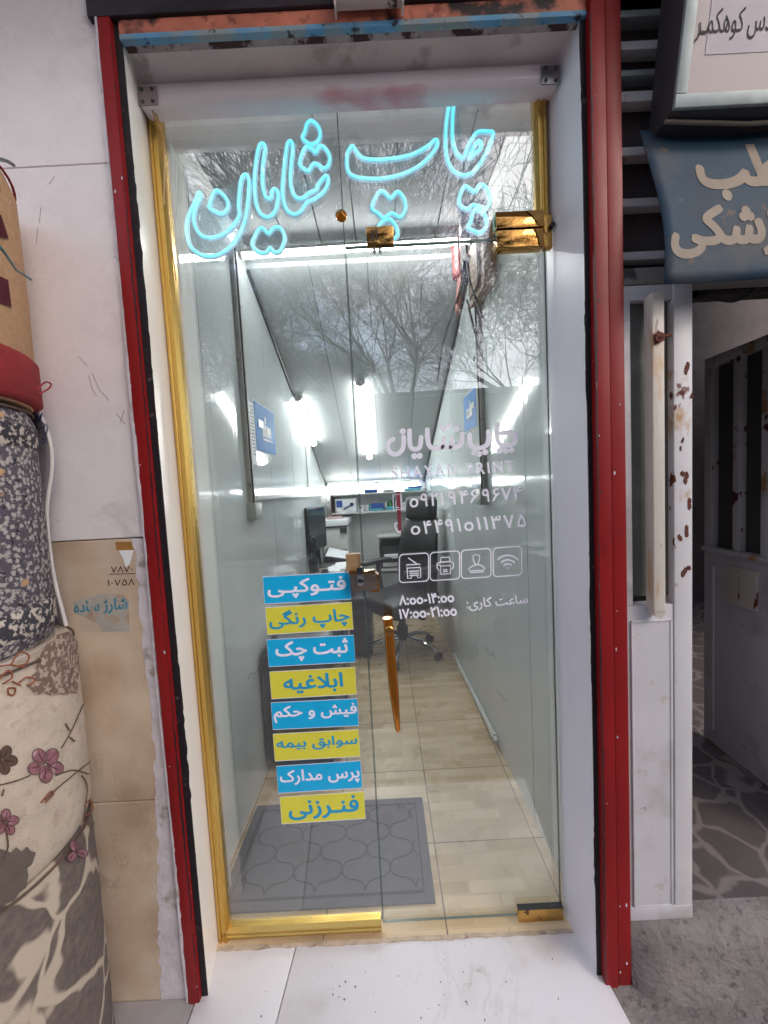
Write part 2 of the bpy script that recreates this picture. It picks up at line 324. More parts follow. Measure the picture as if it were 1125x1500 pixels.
# ------------------------------------------------------------------ mesh building
class MB:
    def __init__(s): s.bm = bmesh.new(); s.mi = 0
    def face(s, pts):
        f = s.bm.faces.new([s.bm.verts.new(p) for p in pts]); f.material_index = s.mi; return f
    def hexa(s, p):   # p[0:4] bottom ring ccw, p[4:8] top ring
        v = [s.bm.verts.new(q) for q in p]
        for i in ((3, 2, 1, 0), (4, 5, 6, 7), (0, 1, 5, 4), (1, 2, 6, 5), (2, 3, 7, 6), (3, 0, 4, 7)):
            f = s.bm.faces.new([v[k] for k in i]); f.material_index = s.mi
        return s
    def box(s, x0, x1, y0, y1, z0, z1):
        return s.hexa([(x0, y0, z0), (x1, y0, z0), (x1, y1, z0), (x0, y1, z0), (x0, y0, z1), (x1, y0, z1), (x1, y1, z1), (x0, y1, z1)])
    def rbox(s, c, sz, rot, pre=None):
        m = Matrix.Translation(c) @ rot.to_4x4()
        q = [(x * sz[0] / 2, y * sz[1] / 2, z * sz[2] / 2) for z in (-1, 1) for x, y in ((-1, -1), (1, -1), (1, 1), (-1, 1))]
        return s.hexa([m @ Vector(p) for p in q])
    def tube(s, pts, r, n=8, closed=False, cap=True):
        pts = [Vector(p) for p in pts]; k = len(pts); rs = r if isinstance(r, (list, tuple)) else [r] * k
        rings = []; up = None
        for i, p in enumerate(pts):
            a = pts[(i - 1) % k] if (closed or i > 0) else p; b = pts[(i + 1) % k] if (closed or i < k - 1) else p
            t = (b - a)
            if t.length < 1e-9: t = Vector((0, 0, 1))
            t.normalize()
            if up is None: up = t.orthogonal().normalized()
            up = (up - t * up.dot(t))
            up = up.normalized() if up.length > 1e-6 else t.orthogonal().normalized()
            sd_ = t.cross(up)
            rings.append([s.bm.verts.new(p + (up * math.cos(2 * math.pi * j / n) + sd_ * math.sin(2 * math.pi * j / n)) * rs[i]) for j in range(n)])
        for i in range(k if closed else k - 1):
            A, B = rings[i], rings[(i + 1) % k]
            for j in range(n):
                f = s.bm.faces.new((A[j], A[(j + 1) % n], B[(j + 1) % n], B[j])); f.material_index = s.mi
        if cap and not closed:
            for q in (rings[0][::-1], rings[-1]):
                f = s.bm.faces.new(q); f.material_index = s.mi
        return s
    def lathe(s, prof, c=(0, 0, 0), n=24, rot=None):
        rings = []
        for r, z in prof:
            ring = []
            for j in range(n):
                p = Vector((max(r, 1e-5) * math.cos(2 * math.pi * j / n), max(r, 1e-5) * math.sin(2 * math.pi * j / n), z))
                if rot: p = rot @ p
                ring.append(s.bm.verts.new(p + Vector(c)))
            rings.append(ring)
        for A, B in zip(rings, rings[1:]):
            for j in range(n):
                f = s.bm.faces.new((A[j], A[(j + 1) % n], B[(j + 1) % n], B[j])); f.material_index = s.mi
        for q in (rings[0][::-1], rings[-1]):
            f = s.bm.faces.new(q); f.material_index = s.mi
        return s
    def prism(s, pts, d):    # polygon of 3D points extruded along d
        pts = [Vector(p) for p in pts]; d = Vector(d); n = len(pts)
        a = [s.bm.verts.new(p) for p in pts]; b = [s.bm.verts.new(p + d) for p in pts]
        for q in (a, b[::-1]):
            f = s.bm.faces.new(q); f.material_index = s.mi
        for i in range(n):
            f = s.bm.faces.new((a[i], b[i], b[(i + 1) % n], a[(i + 1) % n])); f.material_index = s.mi
        return s
    def grid(s, fn, nu, nv):
        V = [[s.bm.verts.new(fn(i / nu, j / nv)) for j in range(nv + 1)] for i in range(nu + 1)]
        for i in range(nu):
            for j in range(nv):
                f = s.bm.faces.new((V[i][j], V[i + 1][j], V[i + 1][j + 1], V[i][j + 1])); f.material_index = s.mi
        return s
    def sweep(s, prof, p0, p1, ax, ay):   # closed 2D profile swept from p0 to p1 with axes ax, ay
        p0, p1, ax, ay = map(Vector, (p0, p1, ax, ay))
        a = [s.bm.verts.new(p0 + ax * u + ay * v) for u, v in prof]; b = [s.bm.verts.new(p1 + ax * u + ay * v) for u, v in prof]
        n = len(prof)
        for i in range(n):
            f = s.bm.faces.new((a[i], a[(i + 1) % n], b[(i + 1) % n], b[i])); f.material_index = s.mi
        for q in (a[::-1], b):
            f = s.bm.faces.new(q); f.material_index = s.mi
        return s
    def ribbon(s, pts, width, off, th=.0006, closed=False):
        # flat stroke in a plane whose outward normal is off
        pts = [Vector(p) for p in pts]; off = Vector(off).normalized(); k = len(pts); L = []
        for i, p in enumerate(pts):
            a = pts[(i - 1) % k] if (closed or i > 0) else p; b = pts[(i + 1) % k] if (closed or i < k - 1) else p
            t = (b - a).normalized(); sd_ = t.cross(off) * width / 2
            L.append([s.bm.verts.new(p + sd_), s.bm.verts.new(p - sd_), s.bm.verts.new(p + sd_ + off * th), s.bm.verts.new(p - sd_ + off * th)])
        for i in range(k if closed else k - 1):
            A, B = L[i], L[(i + 1) % k]
            for u, v in ((2, 3), (0, 2), (3, 1), (1, 0)):
                f = s.bm.faces.new((A[u], A[v], B[v], B[u])); f.material_index = s.mi
        return s
    def build(s, name, m, parent=None, bevel=0, seg=2, smooth=35, wl=None, fix=True):
        bm = s.bm
        if fix: bmesh.ops.recalc_face_normals(bm, faces=bm.faces[:])
        if bevel:
            es = [e for e in bm.edges if len(e.link_faces) == 2 and e.calc_face_angle(0) > .6]
            if es: bmesh.ops.bevel(bm, geom=es, offset=bevel, segments=seg, affect='EDGES', profile=.6, clamp_overlap=True)
        me = bpy.data.meshes.new(name)
        if parent is not None:
            o_loc = Vector(wl) if wl is not None else wloc(parent)
        else:
            xs = [v.co for v in bm.verts]
            o_loc = Vector(((min(v.x for v in xs) + max(v.x for v in xs)) / 2, (min(v.y for v in xs) + max(v.y for v in xs)) / 2, min(v.z for v in xs)))
        bmesh.ops.translate(bm, verts=bm.verts[:], vec=-o_loc)
        bm.to_mesh(me); bm.free()
        for q in (m if isinstance(m, (list, tuple)) else [m]): me.materials.append(MT[q] if isinstance(q, str) else q)
        if smooth:
            me.polygons.foreach_set('use_smooth', [True] * len(me.polygons)); me.set_sharp_from_angle(angle=R(smooth))
        o = bpy.data.objects.new(name, me); col.objects.link(o)
        if parent is not None: o.parent = parent
        else: o.location = o_loc
        return o
def rim(o):
    o.data.materials.append(MT['glassedge'])
    for p in o.data.polygons:
        if abs(p.normal.y) < .5: p.material_index = 1
    return o
def wloc(o):
    v = Vector((0, 0, 0))
    while o is not None: v = v + Vector(o.location); o = o.parent
    return v
def thing(name, label, cat, loc, group=None):
    o = bpy.data.objects.new(name, None); o.empty_display_size = .05; col.objects.link(o); o.location = loc
    return tag(o, label, cat, group)
def tag(o, label, cat, group=None):
    o['label'] = label; o['category'] = cat
    if group: o['group'] = group
    return o
def struct(o): o['kind'] = 'structure'; return o
def crom(pts, n=5, closed=True):
    pts = [Vector(p) for p in pts]; k = len(pts); out = []
    for i in range(k if closed else k - 1):
        g = lambda j: pts[j % k] if closed else pts[max(0, min(k - 1, j))]
        p0, p1, p2, p3 = g(i - 1), g(i), g(i + 1), g(i + 2)
        for q in range(n):
            t = q / n
            out.append(.5 * ((2 * p1) + (p2 - p0) * t + (2 * p0 - 5 * p1 + 4 * p2 - p3) * t * t + (3 * p1 - p0 - 3 * p2 + p3) * t ** 3))
    if not closed: out.append(pts[-1])
    return out

# ------------------------------------------------------------------ Persian lettering
AR = {}
for cp in list(range(0xFB50, 0xFC00)) + list(range(0xFE70, 0xFEFD)):
    try: dcm = unicodedata.decomposition(chr(cp))
    except Exception: continue
    mm = re.match(r'<(isolated|initial|medial|final)> ([0-9A-F]{4})( [0-9A-F]{4})?$', dcm)
    if mm: AR.setdefault(chr(int(mm.group(2), 16)) + (chr(int(mm.group(3).strip(), 16)) if mm.group(3) else ''), {})[mm.group(1)] = chr(cp)
def shape(s):
    L = []; i = 0
    while i < len(s):
        if s[i:i + 2] == 'لا': L.append('لا'); i += 2
        else: L.append(s[i]); i += 1
    res = []; prev = False
    for j, c in enumerate(L):
        if c == 'ـ': res.append(c); prev = True; continue
        f = AR.get(c)
        if not f: res.append(c); prev = False; continue
        can = 'initial' in f; nx = can and j + 1 < len(L) and (L[j + 1] in AR or L[j + 1] == 'ـ')
        res.append(f.get({(0, 0): 'isolated', (0, 1): 'initial', (1, 0): 'final', (1, 1): 'medial'}[(int(prev), int(nx))], f.get('isolated', c))); prev = can
    return ''.join(reversed(res))
def text_bm(s, bold=.0, spacing=1.0, res=3):
    """outlines of the words, filled by winding number so overlapping strokes join into one flat sheet"""
    cu = bpy.data.curves.new('t', 'FONT'); cu.body = s; cu.size = 1; cu.space_character = spacing; cu.resolution_u = res
    cu.fill_mode = 'NONE'
    o = bpy.data.objects.new('t', cu); col.objects.link(o)
    dg = bpy.context.evaluated_depsgraph_get(); me = bpy.data.meshes.new_from_object(o.evaluated_get(dg))
    co = np.array([v.co[:2] for v in me.vertices]); ed = [tuple(e.vertices) for e in me.edges]
    bpy.data.objects.remove(o); bpy.data.curves.remove(cu); bpy.data.meshes.remove(me)
    nxt = {}
    for a, b in ed: nxt.setdefault(a, []).append(b); nxt.setdefault(b, []).append(a)
    loops = []; seen = set()
    for v in sorted(nxt):
        if v in seen: continue
        lp_ = [v]; seen.add(v); cur = min(nxt[v], key=lambda q: abs(q - v - 1))
        while cur not in seen:
            lp_.append(cur); seen.add(cur)
            c2 = [q for q in nxt[cur] if q not in seen]
            if not c2: break
            cur = c2[0]
        loops.append(lp_)
    P = []; E_ = []
    for lp_ in loops:
        q = co[lp_]; n = len(q)
        if n < 3: continue
        k0 = len(P); P += [Vector(x) for x in q.tolist()]; E_ += [(k0 + i, k0 + (i + 1) % n) for i in range(n)]
    A = np.array([P[a][:] for a, b in E_]); B = np.array([P[b][:] for a, b in E_])
    def wind(c):
        up = (A[:, 1] <= c[1]) & (B[:, 1] > c[1]); dn = (A[:, 1] > c[1]) & (B[:, 1] <= c[1])
        cr_ = (B[:, 0] - A[:, 0]) * (c[1] - A[:, 1]) - (c[0] - A[:, 0]) * (B[:, 1] - A[:, 1])
        return int((up & (cr_ > 0)).sum()) - int((dn & (cr_ < 0)).sum())
    if bold:      # thicken the strokes: move every contour away from the filled side
        N2 = [None] * len(P); k = 0
        while k < len(E_):
            e0 = k
            while E_[k][1] != e0: k += 1
            k += 1; q = np.array([P[i][:] for i in range(e0, k)]); n = len(q)
            t = np.roll(q, -1, 0) - np.roll(q, 1, 0); t /= np.maximum(np.linalg.norm(t, axis=1, keepdims=True), 1e-9)
            nl = np.stack([-t[:, 1], t[:, 0]], 1); vote = 0
            for i in range(0, n, max(1, n // 9)):
                vote += (wind(q[i] - nl[i] * .004) != 0) * 1 - (wind(q[i] + nl[i] * .004) != 0) * 1
            q = q + nl * bold * (1 if vote >= 0 else -1)
            for i in range(n): N2[e0 + i] = Vector(q[i].tolist())
        P = N2
        A = np.array([P[a][:] for a, b in E_]); B = np.array([P[b][:] for a, b in E_])
    vo, eo, fo, *_ = delaunay_2d_cdt(P, E_, [], 0, 1e-6)
    bm = bmesh.new(); bv = [None] * len(vo)
    for f in fo:
        c = sum((vo[i] for i in f), Vector((0, 0))) / len(f)
        up = (A[:, 1] <= c.y) & (B[:, 1] > c.y); dn = (A[:, 1] > c.y) & (B[:, 1] <= c.y)
        cr_ = (B[:, 0] - A[:, 0]) * (c.y - A[:, 1]) - (c.x - A[:, 0]) * (B[:, 1] - A[:, 1])
        if int((up & (cr_ > 0)).sum()) - int((dn & (cr_ < 0)).sum()) == 0: continue
        vs_ = []
        for i in f:
            if bv[i] is None: bv[i] = bm.verts.new((vo[i].x, vo[i].y, 0))
            vs_.append(bv[i])
        try: bm.faces.new(vs_)
        except ValueError: pass
    return bm
def lettering(name, s, quad, m, parent=None, bold=.0, spacing=1.0, lift=.0004, fn=None, n_out=(0, -1, 0)):
    """fit the words s into the quad (top-left, top-right, bottom-right, bottom-left); glyph islands step 0.04 mm so they never share a plane"""
    bm = text_bm(s, bold, spacing)
    xs = [v.co.x for v in bm.verts]; ys = [v.co.y for v in bm.verts]
    x0, x1, y0, y1 = min(xs), max(xs), min(ys), max(ys)
    A, B, C_, D_ = [Vector(q) for q in quad] if fn is None else quad
    no = Vector(n_out)
    seen = {}; k = 0
    for v in bm.verts:
        if v in seen: continue
        k += 1; st = [v]; seen[v] = k
        while st:
            a = st.pop()
            for e in a.link_edges:
                b = e.other_vert(a)
                if b not in seen: seen[b] = k; st.append(b)
    new = {}
    for v in bm.verts:
        u = (v.co.x - x0) / (x1 - x0); t = (v.co.y - y0) / (y1 - y0)
        if fn is None: p = (D_ * (1 - u) + C_ * u) * (1 - t) + (A * (1 - u) + B * u) * t
        else: p = fn(u, t)
        new[v] = p + no * (lift + .00004 * (seen[v] % 7))
    for v, p in new.items(): v.co = p
    mb = MB(); mb.bm.free(); mb.bm = bm
    for f in bm.faces:
        if f.normal.length >= 0:
            f.normal_update()
            if f.normal.dot(no) < 0: f.normal_flip()
    return mb.build(name, m, parent, smooth=0, fix=False)
def pq(x0, y0, x1, y1, x2, y2, x3, y3, Y): return [at(x0, y0, Y), at(x1, y1, Y), at(x2, y2, Y), at(x3, y3, Y)]
GY = 1.140        # outer face of the glass

# ================================================================== GROUND, STREET AND FAR SIDE (seen only as reflections)
b = MB(); b.box(-40, 40, -5, 1.0, -.4, -.012); struct(b.build('pavement', 'concrete', smooth=0))
b = MB(); b.box(-400, 400, -400, -5.004, -.4, -.13); struct(b.build('street', 'asphalt', smooth=0))
b = MB(); b.box(-400, 400, 4.8, 400, -.4, -.02); struct(b.build('back_ground', 'concrete', smooth=0))
b = MB(); b.box(-25, 25, -7.0, -6.6, -.13, 3.42); b.box(-25, 25, -7.05, -6.55, 3.42, 3.52)
for k in range(-6, 7): b.box(k * 4 - .2, k * 4 + .2, -6.6, -6.5, -.13, 3.42)
tag(b.build('boundary_wall', 'farwall', smooth=0), 'long grey wall across the street, mirrored faintly in the shop glass', 'wall')
def tree(loc, height, spread, seed, label, lv=6):
    rnd = random.Random(seed)
    t = thing('bare_tree', label, 'tree', loc, 'bare winter trees across the street')
    trunk = MB(); crown = MB()
    def grow(p, d, L, r, lev):
        n = 3 if lev < 4 else 2
        pts = [p.copy()]; rs = [r]; q = p.copy(); dd = d.copy()
        for i in range(n):
            dd = (dd + Vector((rnd.uniform(-.16, .16), rnd.uniform(-.16, .16), rnd.uniform(-.02, .14)))).normalized()
            q = q + dd * L / n; pts.append(q.copy()); rs.append(max(.0065, r * (1 - .3 * (i + 1) / n)))
        (trunk if lev == 0 else crown).tube(pts, rs, 6 if lev < 2 else (4 if lev < 4 else 3), cap=False)
        if lev >= lv: return
        kids = rnd.choice((3, 4, 5)) if lev < 5 else rnd.choice((2, 3, 3))
        if lev == 0: kids = 6
        for i in range(kids):
            az = rnd.uniform(0, 2 * math.pi) if lev else 2 * math.pi * i / kids + rnd.uniform(-.4, .4)
            tilt = rnd.uniform(.25, .75) * spread
            s1 = dd.orthogonal().normalized(); s2 = dd.cross(s1)
            nd = (dd * math.cos(tilt) + (s1 * math.cos(az) + s2 * math.sin(az)) * math.sin(tilt)).normalized()
            start = pts[-1] if i < 2 else pts[-1].lerp(pts[-2], rnd.uniform(0, .8))
            grow(start, nd, L * rnd.uniform(.66, .86), max(.0065, rs[-1] * rnd.uniform(.52, .7)), lev + 1)
    grow(Vector(loc), Vector((0, 0, 1)), height * .22, height * .0135, 0)
    trunk.build('trunk', 'bark', t, fix=False); crown.build('crown', 'bark', t, fix=False)
tree((.9, -9.6, -.13), 14.5, 1.15, 3, 'widest bare tree across the street, its twigs mirrored in the upper glass', 7)
tree((-3.4, -17.5, -.13), 11, .95, 5, 'far round-crowned bare tree behind the street wall, mirrored left of the glass joint', 7)
tree((-6.4, -12.5, -.13), 13, 1.1, 11, 'bare tree mirrored at the left side of the glass beside the trunking', 7)
tree((5.2, -10.5, -.13), 13, 1.1, 8, 'bare tree mirrored at the right side of the glass door', 7)
tree((-1.2, -24, -.13), 9, 1.0, 21, 'smallest distant bare tree behind the street wall', 6)

# ================================================================== SHOP INTERIOR
YB = 4.40
XL = lambda y: -.665 + .006 * (y - 1.15)
XR = lambda y: .565 - .026 * (y - 1.15)
ZC, YS, ZS0, SL = 2.655, 2.06, 2.62, .495
zs = lambda y: ZS0 - SL * (y - YS)
b = MB(); b.box(-.70, .60, 1.112, 4.8, -.12, 0.0); struct(b.build('floor', 'ftile', smooth=0, parent=None))
fl = bpy.data.objects['floor']
for v in fl.data.vertices: v.co += fl.location
fl.location = (0, 0, 0)
def side(name, X, s, label):
    b = MB(); y0, y1 = 1.155, YB
    b.hexa([(X(y0), y0, 0), (X(y0) + s * .12, y0, 0), (X(y1) + s * .12, y1, 0), (X(y1), y1, 0),
            (X(y0), y0, 2.9), (X(y0) + s * .12, y0, 2.9), (X(y1) + s * .12, y1, 2.9), (X(y1), y1, 2.9)])
    o = b.build(name, 'pvc', smooth=0); tag(o, label, 'wall')
    for k, y in enumerate((1.5, 2.3, 2.85, 3.4, 3.95)):
        q = MB(); q.box(X(y) - .0012, X(y) + .0012, y - .0016, y + .0016, .0, 2.6 if y < 2.0 else min(2.6, 2.62 - .495 * (y - 2.06))); q.build('panel_joint', 'pvcgrey', o, smooth=0)
    for k in range(5):
        q = MB()
        rs = random.Random(k + (5 if s > 0 else 50)); y = rs.uniform(1.4, 2.6); z = rs.uniform(.25, .9); pts = [Vector((X(y + i * .05) - s * .0006, y + i * .05, z + rs.uniform(-.02, .02) - i * .01)) for i in range(5)]
        q.tube(pts, .0012, 4); q.build('scuff', 'seam', o)
    return o
side('side_wall', XL, -1, 'glossy grey panelled wall along the left side of the narrow shop')
side('side_wall', XR, 1, 'glossy grey panelled wall along the right side of the narrow shop')
b = MB(); b.box(-.75, .70, YB + .001, YB + .13, 0, 2.9)
tag(b.build('back_wall', mat('back_wall_paint', 'CDD0D0', .5, var=.05), smooth=0), 'pale grey back wall of the shop behind the shelf', 'wall')
# flat ceiling of boards with seams, then the sloping soffit
root = bpy.data.objects.new('ceiling', None); col.objects.link(root); root.location = (0, 1.6, ZC); struct(root)
xs_ = [-.70, -.42, -.245, -.07, .12, .33, .62]
for i in range(6):
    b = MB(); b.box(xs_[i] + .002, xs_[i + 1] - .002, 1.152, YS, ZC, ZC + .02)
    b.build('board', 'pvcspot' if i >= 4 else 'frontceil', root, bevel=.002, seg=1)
b = MB(); b.box(-.72, .64, 1.152, YS, ZC + .02, ZC + .1); b.build('backing', 'seam', root, smooth=0)
b = MB(); b.box(-.72, .64, YS, YS + .05, ZS0 - .0, ZC + .1); b.build('step_face', 'pvcgrey', root, smooth=0)
for s, X in ((1, XL), (-1, XR)):
    b = MB(); b.hexa([(X(1.16), 1.16, ZC - .045), (X(1.16) + s * .035, 1.16, ZC - .012), (X(YS) + s * .035, YS, ZC - .012), (X(YS), YS, ZC - .045),
                      (X(1.16), 1.16, ZC - .001), (X(1.16) + s * .04, 1.16, ZC - .001), (X(YS) + s * .04, YS, ZC - .001), (X(YS), YS, ZC - .001)])
    b.build('cornice', 'whitepl', root, smooth=0)
sroot = bpy.data.objects.new('sloping_ceiling', None); col.objects.link(sroot); sroot.location = (0, 3.2, zs(3.2)); struct(sroot)
xs2 = [-.70, -.33, -.02, .28, .60]
for i in range(4):
    y0, y1 = YS + .05, YB
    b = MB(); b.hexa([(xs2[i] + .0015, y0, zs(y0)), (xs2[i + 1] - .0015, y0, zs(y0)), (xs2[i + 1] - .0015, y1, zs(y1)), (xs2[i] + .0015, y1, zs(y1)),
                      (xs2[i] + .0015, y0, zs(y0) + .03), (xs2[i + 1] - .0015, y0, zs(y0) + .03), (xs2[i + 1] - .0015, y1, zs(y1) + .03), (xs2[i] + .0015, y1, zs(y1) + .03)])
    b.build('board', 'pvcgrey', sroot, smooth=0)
y0, y1 = YS + .05, YB
b = MB(); b.hexa([(-.72, y0, zs(y0) + .03), (.64, y0, zs(y0) + .03), (.64, y1, zs(y1) + .03), (-.72, y1, zs(y1) + .03), (-.72, y0, 2.9), (.64, y0, 2.9), (.64, y1, 2.9), (-.72, y1, 2.9)])
b.build('backing', 'seam', sroot, smooth=0)
for s, X in ((1, XL), (-1, XR)):
    b = MB(); b.tube([(X(y0) + s * .008, y0, zs(y0) - .01), (X(y1) + s * .008, y1, zs(y1) - .01)], .011, 6); b.build('corner_bead', 'dkgrey', sroot)
# ceiling tubes
def lamp(p0, p1, label, r=.014, nrm=(0, 0, 1)):
    p0, p1 = Vector(p0), Vector(p1); nrm = Vector(nrm)
    t = thing('tube_lamp', label, 'lamp', (p0 + p1) / 2, 'white tube lamps in the shop')
    d = (p1 - p0).normalized(); sd_ = d.cross(nrm).normalized()
    MB().tube([p0, p1], r, 12).build('tube', 'lamp', t)
    b = MB(); b.sweep([(-r * 1.1, r * .5), (r * 1.1, r * .5), (r * .8, r * 1.6), (-r * .8, r * 1.6)], p0 - d * .012, p1 + d * .012, sd_, nrm); b.build('housing', 'whitepl', t)
    for p in (p0 - d * .012, p1 + d * .002):
        b = MB(); b.tube([p, p + d * .01], r * 1.25, 12); b.build('end_cap', 'greypl', t)
yl = 1.98
lamp((XL(yl) + .03, yl, 2.585), (XR(yl) - .055, yl, 2.60), 'tube lamp running across the shop just behind the neon sign', .015)
nS = Vector((0, SL, 1)).normalized()
def onslope(x, y, d=.03): return Vector((x, y, zs(y))) - nS * d
lamp(onslope(-.125, 2.90), onslope(-.115, 3.84), 'tube lamp down the middle of the sloping ceiling', .026, nS)
lamp(onslope(-.612, 3.02), onslope(-.612, 3.58), 'short tube lamp in the left corner of the sloping ceiling', .024, nS)
lamp((-.625, YB - .05, 1.432), (.40, YB - .05, 1.446), 'tube lamp across the back wall above the shelf', .018)
for k, (px, py) in enumerate(((272, 183), (553, 168), (626, 153), (757, 166))):
    d = ray(px, py); p = CP + d * ((ZC - EYE) / d.z)
    if p.y < 1.2: p.y = 1.22
    t = thing('ceiling_spot', ('round dark ceiling spot at the left corner above the neon', 'round ceiling spot above the middle of the neon sign', 'round ceiling spot above the tall neon stroke', 'small ceiling badge near the right wall')[k], 'ceiling light', p)
    MB().lathe([(.026, -.006), (.03, -.003), (.03, .0)], p, 20).build('rim', 'greypl', t)
    MB().lathe([(.02, -.009), (.021, -.006)], p, 20).build('lens', 'dkgrey', t)
# vertical trunkings with junction boxes
def trunk(X, s, y, z0, z1, label):
    t = thing('cable_trunking', label, 'trunking', (X(y), y, z0), 'vertical trunkings on the side walls')
    a = X(y)
    b = MB(); b.box(min(a, a + s * .022), max(a, a + s * .022), y - .028, y + .028, z0, z1); b.build('channel', mat('aged_trunking', '94938F', .5, var=.15, vs=14, spots=[('5C5048', 22, .6, .68)]), t, bevel=.003)
    b = MB(); b.box(min(a, a + s * .045), max(a, a + s * .045), y - .05, y + .05, z0 - .085, z0); b.build('junction_box', 'greypl', t, bevel=.006)
    b = MB(); b.tube([(a + s * .026, y - .012, z0), (a + s * .026, y - .012, z1)], .004, 6); b.build('cable', 'cable', t)
trunk(XL, 1, 1.90, 1.365, 2.57, 'tall grey vertical trunking with junction box on the left shop wall')
trunk(XR, -1, 2.02, 1.375, 2.36, 'grey vertical trunking with junction box on the right shop wall')
t = thing('wall_conduit', 'thin white conduit along the left wall below the paper notice', 'conduit', (XL(2), 2, 1.39))
b = MB(); b.box(XL(3) - .004, XL(3) + .016, 1.96, 4.3, 1.375, 1.397); b.build('channel', 'whitepl', t, bevel=.002)
b = MB(); b.tube([(XL(3.4) + .006, 3.35, 1.40), (XL(3.4) + .006, 3.35, 1.93)], .005, 6); b.build('riser', 'greypl', t)
t = thing('floor_conduit', 'white pipe with clips along the foot of the right wall', 'pipe', (XR(2.4) - .02, 2.4, .04))
pa = atz(663, 962, .03); pb = atz(728, 1087, .03)
MB().tube([(XR(pa.y) - .016, pa.y, .05), (XR(pb.y) - .016, pb.y, .05), (XR(pb.y) - .016, pb.y - .02, .045)], .013, 10).build('pipe', 'whitepl', t)
for k in range(5):
    y = pb.y + (pa.y - pb.y) * (.02 + k * .24); b = MB(); b.tube([(XR(y) - .016, y - .01, .05), (XR(y) - .016, y + .01, .05)], .018, 10); b.build('clip', 'whitepl', t)
# posters and notice on side walls
def wallposter(name, X, s, y0, y1, z0, z1, label, blue):
    t = thing(name, label, 'poster' if blue else 'notice', (X(y0), (y0 + y1) / 2, z0))
    e = .003
    P = lambda y, z, k=0: Vector((X(y) + s * (e + k), y, z))
    def pan(n, m, a0, a1, c0, c1, k):
        b = MB(); ya, yb = y0 + (y1 - y0) * a0, y0 + (y1 - y0) * a1; za, zb = z0 + (z1 - z0) * c0, z0 + (z1 - z0) * c1
        b.prism([P(ya, za, k), P(yb, za, k), P(yb, zb, k), P(ya, zb, k)], (s * .0015, 0, 0)); return b.build(n, m, t, smooth=0)
    if blue:
        pan('sheet', mat('poster_blue', '0E6FB4', .6), 0, 1, 0, 1, 0)
        pan('border', 'paper', -.03, 1.03, -.02, 1.02, -.002)
        pan('printer_picture', 'paper', .3, .75, .34, .58, .002)
        pan('printer_tray', 'greypl', .5, .74, .4, .54, .004)
        pan('printer_lid', 'whitepl', .12, .38, .5, .66, .004)
        pan('caption', 'navy', .3, .85, .26, .3, .002)
        pan('antenna', 'whitepl', .45, .5, .58, .78, .002)
    else:
        pan('sheet', 'paper', 0, 1, 0, 1, 0)
        b = MB(); rr = random.Random(4)
        for i in range(15):
            f = .93 - i * .055; l = rr.uniform(.25, .8)
            ya, yb = y0 + (y1 - y0) * (.9 - l), y0 + (y1 - y0) * .9; z = z0 + (z1 - z0) * f
            b.prism([P(ya, z, .002), P(yb, z, .002), P(yb, z + .004, .002), P(ya, z + .004, .002)], (s * .0008, 0, 0))
        b.build('print_lines', 'dkgrey', t, smooth=0)
wallposter('wall_poster', XL, 1, 2.06, 2.42, 1.64, 1.90, 'blue printing poster on the left wall beside the paper notice', True)
wallposter('wall_poster', XR, -1, 2.14, 2.42, 1.72, 1.93, 'blue printing poster on the right wall behind the white lettering', True)
wallposter('paper_notice', XL, 1, 1.935, 2.045, 1.56, 1.88, 'white printed paper notice on the left wall between trunking and blue poster', False)

# --- back of the shop: shelf with its load
S0, S1 = -.60, .50
t = thing('wall_shelf', 'white two-board wall shelf under the back lamp', 'shelf', (-.05, YB - .09, 1.13))
b = MB(); b.box(S0 + .03, S1, YB - .18, YB, 1.13, 1.15); b.build('lower_board', 'whitepl', t, bevel=.002)
b = MB(); b.box(S0 + .03, S1, YB - .16, YB, 1.335, 1.352); b.build('upper_board', 'whitepl', t, bevel=.002)
for x in (S0 + .018,): b = MB(); b.box(x, x + .012, YB - .17, YB, 1.10, 1.352); b.build('side_panel', mat('brown_board', '5A3B34', .5), t)
b = MB(); b.box(.145, .185, YB - .19, YB - .178, .80, 1.352); tag(b.build('shelf_post', 'maroon'), 'dark red upright post in front of the back shelf', 'post')
t = thing('headset_box', 'white carton with a blue headset picture at the left end of the shelf', 'box', (-.41, YB - .1, 1.15))
b = MB(); b.box(-.53, -.30, YB - .165, YB - .04, 1.15, 1.30); b.build('carton', 'paper', t, bevel=.003)
b = MB(); b.box(-.52, -.455, YB - .168, YB - .165, 1.21, 1.285); b.build('blue_patch', 'blueitem', t)
b = MB(); b.tube([(-.44, YB - .168, 1.19), (-.36, YB - .168, 1.225)], .008, 8); b.lathe([(.022, -.004), (.022, .004)], (-.35, YB - .168, 1.235), 16, Matrix.Rotation(R(90), 3, 'X')); b.build('headset_print', 'navy', t)
t = thing('small_carton', 'small white carton next to the headset box on the shelf', 'box', (-.25, YB - .1, 1.15))
b = MB(); b.box(-.285, -.225, YB - .16, YB - .08, 1.15, 1.215); b.build('carton', 'paper', t, bevel=.002)
b = MB(); b.box(-.275, -.235, YB - .1615, YB - .16, 1.185, 1.205); b.build('label', 'greypl', t)
for i, (x0, x1, z, mm_, lb) in enumerate(((-.165, -.145, 1.225, 'teal', 'thin teal folder standing on the shelf'), (-.14, -.0, 1.175, 'teal', 'teal box lying at the foot of the blue boxes on the shelf'), (-.2, -.17, 1.22, 'paper', 'thin white folder standing on the shelf'))):
    b = MB(); b.box(x0, x1, YB - .15, YB - .05, 1.1505, z); tag(b.build('folder', mm_, bevel=.003), lb, 'folder')
b = MB(); b.box(-.14, .0, YB - .15, YB - .05, 1.1755, 1.232); tag(b.build('card_box', 'blueitem', bevel=.003), 'blue carton on the teal box in the middle of the shelf', 'box')
